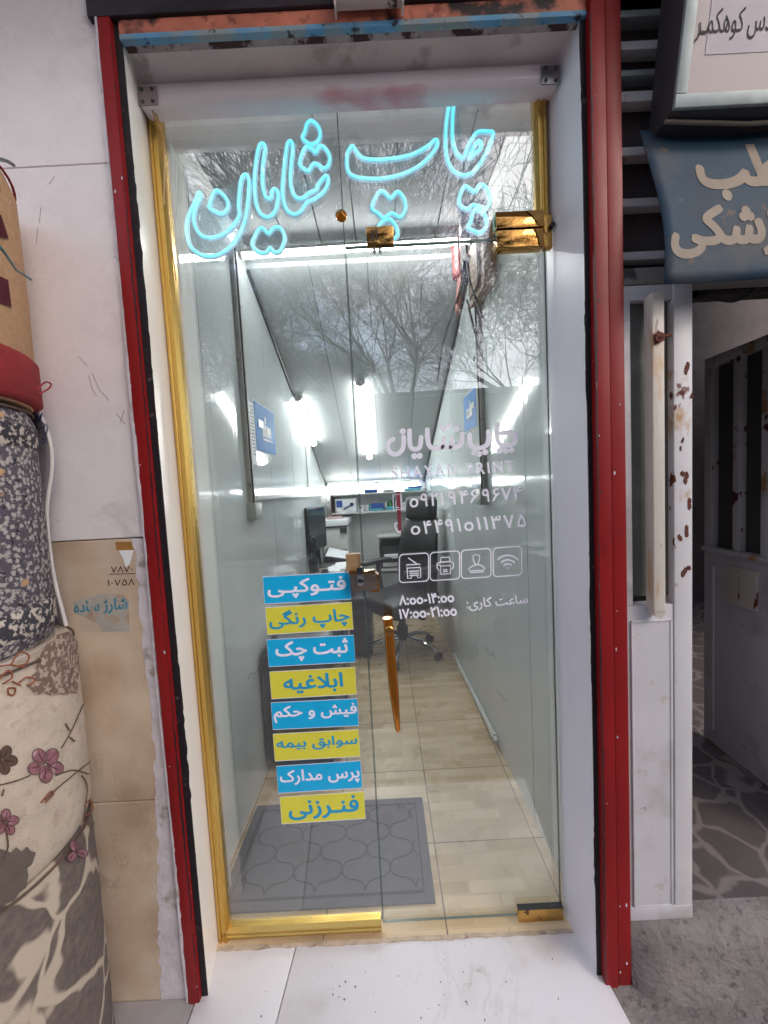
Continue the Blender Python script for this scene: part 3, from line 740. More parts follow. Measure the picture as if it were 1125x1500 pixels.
t = thing('pen_tray', 'teal pen tray with green and dark markers on the shelf beside the red post', 'pen tray', (.075, YB - .1, 1.15))
b = MB(); b.box(.02, .135, YB - .16, YB - .06, 1.15, 1.19); b.build('tray', 'teal', t, bevel=.003)
for k in range(7):
    x = .03 + k * .015; b = MB(); b.tube([(x, YB - .12, 1.17), (x + random.uniform(-.006, .006), YB - .12, 1.25 + random.uniform(-.02, .05))], .0065, 8); b.build('marker', 'green' if k in (3,) else ('paper' if k == 0 else 'blackpl'), t)
b = MB(); b.box(.20, .46, YB - .15, YB - .03, 1.151, 1.185); b.box(.2, .47, YB - .155, YB - .03, 1.19, 1.22); tag(b.build('paper_pack', 'paper', bevel=.003), 'flat white paper packs on the right part of the shelf', 'paper')
b = MB(); b.box(-.21, -.06, YB - .13, YB - .04, 1.353, 1.39); tag(b.build('rolled_sheet', 'blueitem', bevel=.012, seg=4), 'blue bundle on top of the shelf', 'bundle')
b = MB(); b.box(.0, .13, YB - .14, YB - .02, 1.353, 1.365); b.box(.01, .12, YB - .14, YB - .02, 1.366, 1.376); tag(b.build('book', 'greypl', bevel=.002), 'flat grey books on the upper shelf board', 'book')
b = MB(); b.box(.24, .42, YB - .14, YB - .02, 1.353, 1.38); tag(b.build('book', 'teal', bevel=.003), 'pale blue book at the right end of the upper shelf board', 'book')
# --- copier
t = thing('photocopier', 'large white photocopier in the back left corner', 'photocopier', (-.5, 4.1, 0))
b = MB(); b.box(-.64, -.385, 3.92, 4.36, .1, 1.02); b.build('body', 'whitepl', t, bevel=.015)
b = MB(); b.box(-.645, -.375, 3.9, 4.37, 1.035, 1.10); b.build('lid', 'paper', t, bevel=.012)
b = MB(); b.box(-.64, -.38, 3.905, 4.37, 1.02, 1.034); b.build('scanner_gap', 'dkgrey', t)
b = MB(); b.box(-.62, -.40, 3.909, 3.919, .62, .80); b.build('paper_drawer', 'greypl', t, bevel=.004)
b = MB(); b.box(-.62, -.40, 3.909, 3.919, .36, .58); b.build('paper_drawer', 'greypl', t, bevel=.004)
b = MB(); b.box(-.46, -.39, 3.90, 3.919, .96, 1.01); b.build('control_panel', 'dkgrey', t, bevel=.004)
b = MB(); b.box(-.63, -.40, 3.93, 4.35, .0, .1); b.build('plinth', 'dkgrey', t)
b = MB(); b.box(-.60, -.46, 4.0, 4.25, 1.1005, 1.118); tag(b.build('paper_pack', mat('pinkish_paper', 'C9A8AC', .7), bevel=.002), 'pinkish paper pack on top of the photocopier', 'paper')
b = MB(); b.box(.28, .44, YB - .12, YB - .02, 1.381, 1.40); tag(b.build('book', 'blueitem', bevel=.003), 'dark blue book on the pale blue one, upper shelf board', 'book')
# --- desk
t = thing('desk', 'dark desk with pale edged top along the left wall', 'desk', (-.5, 3.4, 0))
b = MB(); b.box(XL(3.2) + .001, -.345, 3.02, 3.89, .715, .74); b.build('desktop', mat('desk_top', '77726C', .4), t, bevel=.003)
b = MB(); b.box(XL(3.2) + .001, -.342, 3.012, 3.019, .713, .742); b.build('edge_band', 'wood', t)
b = MB(); b.box(-.64, -.36, 3.86, 3.885, 0, .714); b.build('end_panel', 'dkgrey', t)
b = MB(); b.box(-.64, -.36, 3.05, 3.08, 0, .714); b.build('front_panel', 'dkgrey', t)
b = MB(); b.box(-.64, -.62, 3.08, 3.86, .2, .714); b.build('back_panel', 'dkgrey', t)
t = thing('computer_tower', 'black computer tower with a slotted front under the desk edge', 'computer', (-.22, 3.3, 0))
b = MB(); b.box(-.335, -.155, 3.12, 3.6, .02, .50); b.build('case', 'blackpl', t, bevel=.01)
for k in range(12): b = MB(); b.box(-.225, -.16, 3.114, 3.1205, .06 + k * .032, .075 + k * .032); b.build('slot', 'dkgrey', t)
t = thing('monitor', 'dark computer monitor seen almost edge-on on the desk', 'monitor', (-.58, 3.35, .74))
rz = Matrix.Rotation(R(80), 3, 'Z')
b = MB(); b.rbox(Vector((-.60, 3.36, 1.08)), (.46, .022, .38), rz); b.build('screen_case', 'blackpl', t, bevel=.004)
b = MB(); b.rbox(Vector((-.60, 3.36, 1.08)) + rz @ Vector((0, -.0125, .0)), (.43, .003, .35), rz); b.build('panel', 'screen', t)
b = MB(); b.tube([(-.60, 3.40, .742), (-.61, 3.40, .98)], .02, 10); b.build('stand', 'blackpl', t)
b = MB(); b.lathe([(.1, 0), (.1, .008), (.03, .014)], (-.555, 3.38, .742), 24); b.build('stand_base', 'blackpl', t)
t = thing('pen_holder', 'black pen cup on the desk in front of the monitor', 'pen cup', (-.60, 3.12, .74))
MB().lathe([(.04, 0), (.042, .1), (.038, .1), (.036, .01)], (-.60, 3.14, .741), 20).build('cup', 'blackpl', t)
b = MB()
for k in range(7):
    a = k * .9; b.tube([(-.60 + .015 * math.cos(a), 3.14 + .015 * math.sin(a), .76), (-.60 + .035 * math.cos(a), 3.14 + .035 * math.sin(a), .9 + .02 * (k % 3))], .004, 6)
b.build('pens', 'dkgrey', t)
t = thing('desk_plant', 'dark thin-stemmed plant on the desk behind the pen cup', 'plant', (-.64, 3.25, .742))
b = MB()
for k in range(14):
    a = k * 2.4; r_ = .012 + .002 * k; h = .16 + .013 * k
    b.tube([(-.62, 3.22, .742), (-.62 + r_, 3.22 + r_ * math.sin(a), .742 + h * .6), (-.62 + r_ * 2 * math.cos(a) * .4, 3.22 + r_ * 2 * math.sin(a), .742 + h)], [.004, .003, .001], 5)
    b.lathe([(.0, -.012), (.012, 0), (.0, .012)], (-.62 + r_ * 2 * math.cos(a) * .4, 3.22 + r_ * 2 * math.sin(a), .742 + h), 6)
b.build('stems', 'dkgrey', t)
b = MB()
for k in range(5): b.rbox(Vector((-.45 + .02 * k, 3.2 + .05 * k, .7415 + .002 * k)), (.12, .17, .0018), Matrix.Rotation(.4 * k, 3, 'Z'))
tag(b.build('loose_papers', 'paper', smooth=0), 'loose white papers spread on the desk top', 'papers')
t = thing('stapler', 'small black device at the front of the desk', 'stapler', (-.5, 3.07, .742))
b = MB(); b.box(-.53, -.47, 3.05, 3.09, .742, .755); b.build('base', 'blackpl', t, bevel=.003)
b = MB(); b.box(-.525, -.475, 3.055, 3.085, .757, .772); b.build('arm', 'blackpl', t, bevel=.006)
t = thing('document_tray', 'dark tray of papers on the desk against the copier', 'tray', (-.45, 3.65, .742))
b = MB(); b.hexa([(-.58, 3.5, .742), (-.36, 3.5, .742), (-.36, 3.8, .742), (-.58, 3.8, .742), (-.58, 3.5, .80), (-.36, 3.5, .76), (-.36, 3.8, .78), (-.58, 3.8, .84)]); b.build('tray', 'dkgrey', t, bevel=.004)
b = MB(); b.hexa([(-.56, 3.51, .801), (-.37, 3.51, .767), (-.37, 3.78, .785), (-.56, 3.78, .838), (-.56, 3.51, .805), (-.37, 3.51, .772), (-.37, 3.78, .79), (-.56, 3.78, .843)]); b.build('paper', 'paper', t)
# --- black rounded case by the left wall
t = thing('suitcase', 'black rounded suitcase on the floor against the left wall behind the service stickers', 'suitcase', (-.47, 2.1, 0))
b = MB(); b.box(-.655, -.285, 1.80, 2.62, .03, .66); b.build('shell', 'blackpl', t, bevel=.09, seg=5)
b = MB(); b.box(-.66, -.275, 2.19, 2.23, .028, .666); b.build('zip_band', 'dkgrey', t, bevel=.01)
b = MB(); b.tube([(-.55, 2.1, .655), (-.55, 2.1, .69), (-.40, 2.1, .69), (-.40, 2.1, .655)], .01, 8); b.build('handle', 'dkgrey', t)
for x in (-.6, -.34):
    for y in (1.9, 2.5): b = MB(); b.lathe([(.03, -.012), (.03, .012)], (x, y, .03), 14, Matrix.Rotation(R(90), 3, 'Y')); b.build('wheel', 'dkgrey', t)
# --- printer on a low stand at the back
t = thing('printer_stand', 'low white stand below the shelf holding the dark printer', 'stand', (.1, 4.1, 0))
for x in (-.09, .275): b = MB(); b.box(x, x + .02, 3.97, 4.36, 0, .88); b.build('side_panel', 'whitepl', t)
b = MB(); b.box(-.09, .295, 3.965, 4.36, .881, .90); b.build('top', 'whitepl', t, bevel=.003)
b = MB(); b.box(-.07, .275, 3.97, 4.36, .53, .548); b.build('shelf_board', 'whitepl', t)
b = MB(); b.box(-.07, .275, 3.98, 4.0, .05, .5); b.build('door', 'greypl', t, bevel=.004)
t = thing('printer', 'dark printer with a white paper tray on the low stand', 'printer', (.1, 4.1, .55))
b = MB(); b.box(-.06, .26, 4.02, 4.34, .549, .80); b.build('body', 'dkgrey', t, bevel=.015)
b = MB(); b.box(-.02, .22, 3.96, 4.05, .66, .70); b.build('output_tray', 'paper', t, bevel=.006)
b = MB(); b.box(-.04, .24, 4.0, 4.1, .57, .61); b.build('paper_tray', 'whitepl', t, bevel=.006)
b = MB(); b.box(-.05, .25, 4.0, 4.3, .80, .835); b.build('lid', 'blackpl', t, bevel=.01)
# --- executive chair, built facing -Y then turned
t = thing('office_chair', 'black leather swivel chair with chrome five-spoke base behind the door', 'chair', (0, 0, 0))
def pad(name, c, sz, rot, m, bev, par=t, seg=4):
    b = MB(); b.rbox(Vector(c), sz, rot); return b.build(name, m, par, bevel=bev, seg=seg, smooth=80)
I3 = Matrix.Identity(3)
pad('seat', (0, -.02, .44), (.48, .48, .12), Matrix.Rotation(R(4), 3, 'X'), 'leather', .055)
def backfn(yoff):
    def f(u, v):
        x = (u - .5); wv = .46 * (1 - .12 * v - .25 * max(0, v - .72)); z = .48 + .60 * v
        return Vector((x * wv, .20 + .10 * v + .05 * math.sin(v * 3.0) * -1 + .10 * (x * x) * -1 + yoff * (1 - (2 * x) ** 4), z))
    return f
b = MB(); b.grid(backfn(-.035), 10, 14); b.grid(backfn(.035), 10, 14)
bmesh.ops.remove_doubles(b.bm, verts=b.bm.verts[:], dist=.004)
ed = [e for e in b.bm.edges if e.is_boundary]
if ed:
    try: bmesh.ops.bridge_loops(b.bm, edges=ed)
    except Exception: pass
bk_ = b.build('backrest', 'leather', t, smooth=70)
pad('headrest', (0, .265, 1.15), (.31, .10, .19), Matrix.Rotation(R(-6), 3, 'X'), 'leather', .045)
b = MB(); b.tube([(.0, .30, .45), (0, .33, .7), (0, .34, .95)], .03, 8); b.build('back_spine', 'blackpl', t)
for s in (-1, 1):
    b = MB(); b.tube([(s * .25, .02, .43), (s * .285, .02, .5), (s * .285, .0, .70)], .02, 8); b.build('arm_post', 'blackpl', t)
    pad('arm_pad', (s * .285, -.02, .715), (.085, .30, .035), I3, 'blackpl', .014)
MB().lathe([(.045, .12), (.045, .22), (.03, .24), (.028, .38)], (0, 0, 0), 18).build('column', 'blackpl', t)
b = MB(); b.box(-.12, .12, -.12, .12, .362, .385); b.build('seat_plate', 'blackpl', t, bevel=.005)
b = MB(); b.tube([(.1, .0, .37), (.24, -.02, .355)], .007, 6); b.rbox(Vector((.26, -.022, .352)), (.05, .03, .012), I3); b.build('tilt_lever', 'blackpl', t)
for k in range(5):
    a = R(72 * k + 20); d = Vector((math.cos(a), math.sin(a), 0))
    b = MB(); b.tube([d * .03 + Vector((0, 0, .13)), d * .13 + Vector((0, 0, .125)), d * .25 + Vector((0, 0, .095)), d * .30 + Vector((0, 0, .062))], [.019, .018, .015, .013], 10); sp = b.build('spoke', 'chrome', t)
    q = d * .305; n_ = Vector((-d.y, d.x, 0)); b = MB()
    b.lathe([(.027, -.024), (.028, -.006), (.012, -.004), (.012, .004), (.028, .006), (.027, .024)], q + Vector((0, 0, .028)), 16, Vector((0, 0, 1)).rotation_difference(n_).to_matrix()); b.build('caster', 'blackpl', sp, wl=(0, 0, 0))
t.location = (.105, 3.17, 0); t.rotation_euler = (0, 0, R(-52)); t.scale = (1.05,) * 3
# --- electrical box, red bag and wires on the right wall
t = thing('electrical_box', 'brown wooden box fixed high on the right wall behind the gold hinge', 'box', (.52, 1.9, 2.26))
b = MB(); b.hexa([(.49, 1.74, 2.27), (XR(1.74), 1.74, 2.29), (XR(1.98), 1.98, 2.29), (.478, 1.98, 2.27), (.49, 1.74, 2.54), (XR(1.74), 1.74, 2.54), (XR(1.98), 1.98, 2.54), (.478, 1.98, 2.54)]); b.build('case', 'brownwood', t, bevel=.006)
b = MB(); b.box(.470, .4775, 1.78, 1.95, 2.3, 2.5); b.build('cover', mat('box_cover', '8A7A68', .5), t, bevel=.004)
b = MB(); b.grid(lambda u, v: Vector((.425 + .02 * math.sin(u * 9) * .5 + .02 * v, 1.97 + .07 * u, 2.27 + .2 * v + .01 * math.sin(u * 14 + v * 5))), 14, 12)
ro = b.build('plastic_bag', 'pinkpl', smooth=60); md = ro.modifiers.new('s', 'SOLIDIFY'); md.thickness = .004; tag(ro, 'crumpled pinkish plastic bag hanging beside the brown box on the right wall', 'bag')
b = MB(); b.grid(lambda u, v: Vector((.425 + .015 * math.sin(u * 7), 1.95 + .10 * u, 2.44 + .17 * v)), 10, 6)
ro = b.build('red_bag', 'redbag', smooth=60); md = ro.modifiers.new('s', 'SOLIDIFY'); md.thickness = .004; tag(ro, 'bright red plastic bag hanging above the brown box behind the hinge', 'bag')
def wire(pts, r, m, label, n=6):
    b = MB(); b.tube(crom(pts, 6, False), r, n); return tag(b.build('loose_wire', m), label, 'wire')
wire([atx(687, 375, .40), atx(683, 395, .41), atx(668, 445, .42), atx(650, 500, .44), atx(640, 560, .45)], .006, 'cable', 'dark cable running down the right corner of the sloping ceiling')
wire([atx(683, 358, .40), atx(688, 410, .41), atx(700, 445, .43), atx(709, 470, .47)], .005, 'cable', 'dark cable hanging from the brown box to the right trunking')
wire([atx(684, 440, .42), atx(694, 480, .43), atx(699, 505, .43), atx(694, 528, .43)], .005, 'dkgrey', 'grey loose wire end hanging on the right wall')
b = MB(); b.rbox(atx(682, 392, .41), (.03, .03, .045), I3); b.rbox(atx(681, 412, .41), (.025, .02, .02), I3); tag(b.build('wire_connector', 'navy', bevel=.005), 'dark blue wire connector hanging left of the pinkish bag', 'connector')
wire([at(272, 182, 1.3) + Vector((-.02, 0, .0)), at(286, 178, 1.3), at(296, 165, 1.3)], .005, 'cable', 'short black cable at the ceiling above the neon end')
# --- door mat
t = thing('door_mat', 'grey rubber door mat with trellis pattern inside the doorway', 'mat', (-.27, 1.43, 0))
MX0, MX1, MY0, MY1 = -.64, .105, 1.205, 1.645
b = MB(); b.box(MX0, MX1, MY0, MY1, .0005, .009); b.build('base', 'mat', t, bevel=.004)
b = MB(); b.ribbon([(MX0 + .035, MY0 + .035, .0092), (MX1 - .035, MY0 + .035, .0092), (MX1 - .035, MY1 - .035, .0092), (MX0 + .035, MY1 - .035, .0092)], .012, (0, 0, 1), .0006, True); b.build('border', 'matline', t, smooth=0)
b = MB(); sx, sy = .178, .152
for i in range(-1, 6):
    for j in range(-1, 5):
        cx, cy = MX0 + i * sx + .06, MY0 + j * sy + .05
        V4 = [(.5, 0), (0, .5), (-.5, 0), (0, -.5)]; P = []
        for q in range(4):
            (ax_, ay_), (bx_2, by_) = V4[q], V4[(q + 1) % 4]
            for k in range(14):
                tt = k / 14; dd = .075 * math.sin(2 * math.pi * tt) * (1 if q % 2 == 0 else -1)
                nx_, ny_ = (ax_ + bx_2), (ay_ + by_)
                P.append(Vector((cx + (ax_ + (bx_2 - ax_) * tt + nx_ * dd * 1.4) * sx, cy + (ay_ + (by_ - ay_) * tt + ny_ * dd * 1.4) * sy, .0092)))
        run = []
        for k in range(len(P) + 1):
            p = P[k % len(P)]
            if MX0 + .045 < p.x < MX1 - .045 and MY0 + .045 < p.y < MY1 - .045: run.append(p)
            else:
                if len(run) > 1: b.ribbon(run, .0065, (0, 0, 1), .0004)
                run = []
        if len(run) > 1: b.ribbon(run, .0065, (0, 0, 1), .0004)
b.build('trellis_pattern', 'matline', t, smooth=0)

# ================================================================== GLASS FRONT
t = thing('glass_shopfront', 'fixed glass front with gold frame around the shop door', 'shop window', (-.3, GY, 0))
gx = lambda z, a, b_: a + (b_ - a) * z / 2.45
XG0b, XG0t = -.590, -.600       # gold left frame outer edge
GP = [(0, 0), (.012, -.012), (.017, -.012), (.020, -.008), (.026, -.008), (.029, -.013), (.034, -.013), (.042, -.002), (.042, .02), (0, .02)]
b = MB(); b.sweep(GP, (-.602, GY - .004, .0), (-.602, GY - .004, 2.47), (1, 0, 0), (0, 1, 0)); b.build('side_profile', 'gold', t, smooth=20)
b = MB(); b.sweep(GP, (-.575, GY - .004, .0), (-.078, GY - .004, .0), (0, 0, 1), (0, 1, 0)); b.build('sill_profile', mat('gold_sill', 'CDAA5E', .27, .92, var=.01, vs=30, stretch=(.02, 1, 1), rvar=.03), t, smooth=20)
b = MB(); b.sweep([(-q[0] * .9, q[1]) for q in GP], (.511, GY - .004, 2.13), (.511, GY - .004, 2.47), (1, 0, 0), (0, 1, 0)); b.build('jamb_profile', 'gold', t, smooth=20)
b = MB(); b.box(-.567, -.0735, GY, GY + .008, .034, 2.47); rim(b.build('side_pane', 'glass', t, smooth=0))
b = MB(); b.box(-.0715, .500, GY, GY + .008, 2.098, 2.47); rim(b.build('transom_pane', 'glass', t, smooth=0))
b = MB(); b.box(-.0735, -.0715, GY + .0005, GY + .0075, .034, 2.47); b.build('pane_joint', 'glassedge', t, smooth=0)
b = MB(); b.box(-.0715, .43, GY + .001, GY + .007, 2.0955, 2.098); b.build('transom_edge', mat('pale_glass_edge', 'AEC0BE', .2), t, smooth=0)
p = at(500, 317, GY); b = MB(); b.lathe([(.016, 0), (.016, .006), (.012, .01), (.0, .020)], p, 20, Matrix.Rotation(R(90), 3, 'X')); b.build('joint_bolt', 'bronze', t, smooth=25)
cl0, cl1 = at(536, 333, GY - .02), at(577, 357, GY - .02)
b = MB(); b.box(cl0.x, cl1.x, GY - .022, GY - .0005, cl1.z, cl0.z); b.build('strike_clamp', 'goldpol', t, bevel=.002)
b = MB(); b.box(cl0.x + .014, cl0.x + .02, GY - .024, GY - .0225, cl1.z + .008, cl0.z - .012); b.box(cl0.x + .026, cl0.x + .031, GY - .024, GY - .0225, cl1.z + .012, cl0.z - .008); b.build('clamp_slot', 'soot', t)
for dx in (.016, .032): b = MB(); b.box(cl0.x + dx, cl0.x + dx + .008, GY - .012, GY - .004, cl1.z - .018, cl1.z); b.build('clamp_tooth', 'greypl', t)
# the door
d = thing('glass_door', 'frameless glass shop door with gold hinges, lock and long bronze handle', 'door', (.2, GY, 0))
b = MB(); b.box(-.069, .497, GY, GY + .008, .022, 2.092); rim(b.build('pane', 'glass', d, smooth=0))
for x0 in (-.0705, .497): b = MB(); b.box(x0, x0 + .0015, GY + .0004, GY + .0076, .022, 2.092); b.build('pane_edge', 'glassedge', d, smooth=0)
h0, h1 = at(722, 320, GY - .03), at(797, 344, GY - .03); h2, h3 = at(722, 347, GY - .03), at(792, 372, GY - .03)
hz = 2.103
hg = MB(); hg.hexa([(.350, GY - .034, hz), (.485, GY - .034, hz), (.485, GY - .001, hz), (.350, GY - .001, hz), (.350, GY - .0275, hz + .048), (.485, GY - .0275, hz + .048), (.485, GY - .001, hz + .048), (.350, GY - .001, hz + .048)]); ho = hg.build('top_hinge', 'goldpol', d, bevel=.003)
b = MB(); b.box(.350, .480, GY - .033, GY - .001, hz - .052, hz - .004); b.build('hinge_lower_plate', 'goldpol', ho, bevel=.003)
b = MB(); b.box(.485, .511, GY - .02, GY - .001, hz - .05, hz + .04); b.build('pivot_block', 'goldbr', ho, bevel=.004)
b = MB(); b.lathe([(.007, -.01), (.007, .01)], (.507, GY - .022, hz + .005), 12, Matrix.Rotation(R(90), 3, 'X')); b.build('pivot_screw', 'blackpl', ho)
q0, q1 = at(757, 1312, GY - .02), at(821, 1338, GY - .02)
b = MB(); b.box(q0.x + .004, .498, GY - .017, GY - .001, .018, .060); bo = b.build('bottom_hinge', 'goldbr', d, bevel=.002)
b = MB(); b.box(q0.x + .004, .498, GY - .018, GY - .001, .0605, .064); b.build('hinge_cap', 'blackpl', bo)
# lock
l0, l1 = at(514, 842, GY - .03), at(554, 864, GY - .03)
b = MB(); b.box(l0.x, l1.x, GY - .032, GY - .001, l1.z, l0.z); lk = b.build('lock', mat('lock_steel', '8C8078', .3, .8, var=.1), d, bevel=.003)
b = MB(); b.box(l0.x + .055, l1.x + .004, GY - .031, GY - .002, l1.z - .006, l0.z - .004); b.build('lock_side', 'bronze', lk, bevel=.002)
b = MB(); b.box(l0.x - .006, l1.x - .006, GY - .034, GY - .002, l0.z + .001, l0.z + .009); b.build('lock_top', 'goldpol', lk, bevel=.002)
b = MB(); b.box(l0.x + .018, l0.x + .036, GY - .037, GY - .0325, l1.z + .018, l0.z + .022); b.build('latch', 'chrome', lk, bevel=.003)
b = MB(); b.lathe([(.010, 0), (.010, .005), (.006, .006)], (l0.x + .027, GY - .037, l1.z + .026), 16, Matrix.Rotation(R(90), 3, 'X')); b.build('key_cylinder', 'chrome', lk)
k0, k1 = at(506, 812, GY + .012), at(529, 842, GY + .012)
b = MB(); b.box(k0.x, k1.x, GY + .0105, GY + .035, k1.z, k0.z); b.build('latch_box', 'wood', lk, bevel=.003)
# handle
ha, hb, hc = at(568, 905, 1.085), at(577, 1010, 1.085), at(583, 1071, 1.085)
hm = ha.lerp(hb, .62)
b = MB(); b.tube([ha, ha.lerp(hm, .2), hm, hb, hb.lerp(hc, .96), hc], [.014, .014, .014, .0145, .0075, .005], 20); hd = b.build('handle', 'bronze', d, smooth=50)
hp = at(570, 921, 1.085)
b = MB(); b.lathe([(.0135, 0), (.0135, .004), (.011, .006), (.005, .006)], hp + Vector((0, -.0135, 0)), 24, Matrix.Rotation(R(90), 3, 'X')); b.build('mount_disc', 'goldpol', hd, smooth=25)
for z in (hp.z, hb.z): b = MB(); xx = hp.x if z == hp.z else hb.x; b.tube([(xx, 1.10, z), (xx, GY - .0005, z)], .008, 12); b.build('standoff', 'bronze', hd)

# ------------------------------------------------------------------ neon sign behind the glass
NY = 1.166
def zA(P): return [(230 + x * .2578, 140 + y * .2578) for x, y in P]
def zB(P): return [(480 + x * .3911, y * .3911) for x, y in P]
def zC(P): return [(600 + x * .2133, 140 + y * .2133) for x, y in P]
NEON = [
 ('letter_noon', zA([(235,550),(212,605),(185,660),(166,730),(170,800),(195,862),(250,902),(310,911),(370,890),(430,840),(470,780),(500,700),(515,600),(522,500),(515,458),(498,446),(478,472),(468,540),(462,620),(465,680),(430,735),(380,780),(320,803),(260,797),(222,755),(207,700),(215,640),(240,585),(247,560)])),
 ('dot_noon', zA([(335,535),(372,558),(400,600),(398,640),(370,670),(340,660),(302,640),(296,618),(312,570)])),
 ('letter_ya_alef', zA([(597,268),(577,290),(562,370),(553,460),(555,560),(565,620),(585,665),(620,687),(652,675),(675,640),(687,575),(683,540),(665,528),(650,545),(650,568),(635,582),(615,570),(602,520),(598,430),(606,350),(614,292)])),
 ('dots_ya', zA([(540,838),(558,790),(577,757),(602,750),(632,780),(660,750),(692,745),(716,772),(724,815),(706,868),(688,885),(662,885),(642,862),(620,888),(588,890),(556,870)])),
 ('letter_shin_alef', zA([(755,255),(738,278),(728,350),(718,440),(712,540),(722,610),(745,655),(780,671),(815,655),(850,607),(900,580),(945,545),(966,510),(973,472),(962,453),(940,470),(912,508),(905,530),(865,550),(830,578),(797,579),(772,550),(758,490),(762,390),(771,300),(768,268)])),
 ('dots_shin', zA([(810,385),(828,315),(850,289),(880,300),(900,320),(920,287),(950,291),(980,340),(975,390),(947,411),(910,387),(885,387),(860,424),(832,410)])),
 ('dot_shin', zA([(875,140),(910,165),(927,210),(914,255),(880,274),(850,262),(826,236),(840,200),(850,160)])),
 ('letter_pe', zB([(90,545),(74,572),(72,620),(85,650),(120,664),(200,667),(280,650),(345,618),(385,580),(408,547),(411,526),(400,523),(375,545),(320,575),(250,591),(170,596),(125,586),(103,557)])),
 ('dots_pe', zB([(165,775),(188,722),(210,716),(235,740),(262,716),(285,740),(292,775),(273,811),(240,796),(210,814),(190,797)])),
 ('dot_pe', zB([(200,832),(232,820),(256,845),(262,878),(238,897),(208,880),(190,858)])),
 ('letter_che_alef', zC([(277,50),(258,150),(248,260),(250,360),(265,450),(300,510),(350,540),(400,540),(450,510),(500,440),(545,350),(575,272),(570,246),(540,242),(470,245),(430,290),(400,350),(372,422),(332,400),(305,340),(295,260),(297,150),(303,50)])),
 ('loop_che', zC([(415,425),(430,370),(460,320),(482,308),(495,333),(480,370),(445,395)])),
 ('dots_che', zC([(345,743),(350,672),(380,620),(420,640),(450,655),(485,609),(520,620),(550,670),(550,740),(517,774),(475,755),(432,750),(395,777)])),
 ('dot_che', zC([(440,791),(490,791),(525,830),(525,900),(482,939),(440,925),(403,903),(425,850)])),
]
nr = thing('neon_sign', 'cyan neon sign of Persian outline letters hung inside the top of the glass', 'neon sign', at(500, 270, NY))
for nm, pts in NEON:
    P = [at(x, y, NY) for x, y in pts]
    C_ = crom(P, 5, True)
    o = MB().tube(C_, .0030, 8, True).build(nm, 'neon', nr, fix=False)
    Bk = [q + Vector((0, .0075, 0)) for q in C_]
    b = MB(); b.ribbon(Bk, .0135, (0, -1, 0), .0055, True); b.build('sleeve', 'neonside', o, smooth=0, wl=wloc(nr))
    # clear acrylic plate following the letter, a little wider than it
    c0 = sum(P, Vector()) / len(P); out = []
    k = len(C_)
    area = sum(C_[i].x * C_[(i + 1) % k].z - C_[(i + 1) % k].x * C_[i].z for i in range(k))
    for i in range(0, k, 2):
        tt = (C_[(i + 2) % k] - C_[(i - 2) % k]).normalized(); nn = Vector((tt.z, 0, -tt.x)) * (1 if area > 0 else -1)
        out.append(C_[i] + nn * .013 + Vector((0, .010, 0)))
    b = MB()
    try:
        f = b.face(out); bmesh.ops.triangulate(b.bm, faces=[f])
        ext = bmesh.ops.extrude_face_region(b.bm, geom=b.bm.faces[:]); bmesh.ops.translate(b.bm, verts=[g for g in ext['geom'] if isinstance(g, bmesh.types.BMVert)], vec=(0, .003, 0))
        b.build('acrylic_plate', 'acrylic', o, smooth=0, wl=wloc(nr))
    except Exception: pass
b = MB()
for (x0, y0, x1, y1) in ((458, 172, 452, 150), (668, 155, 664, 130), (690, 200, 700, 160)):
    b.tube([at(x0, y0, NY), at(x1, y1, NY + .01)], .0012, 5)
b.build('hanging_wires', 'cable', nr)
b = MB(); a0, a1 = at(672, 302, 1.21), at(714, 346, 1.21); b.box(a0.x, a1.x, 1.185, 1.22, a1.z, a0.z)
tb = tag(b.build('transformer_box', 'navy', bevel=.006), 'dark blue transformer box behind the right end of the neon sign', 'transformer')

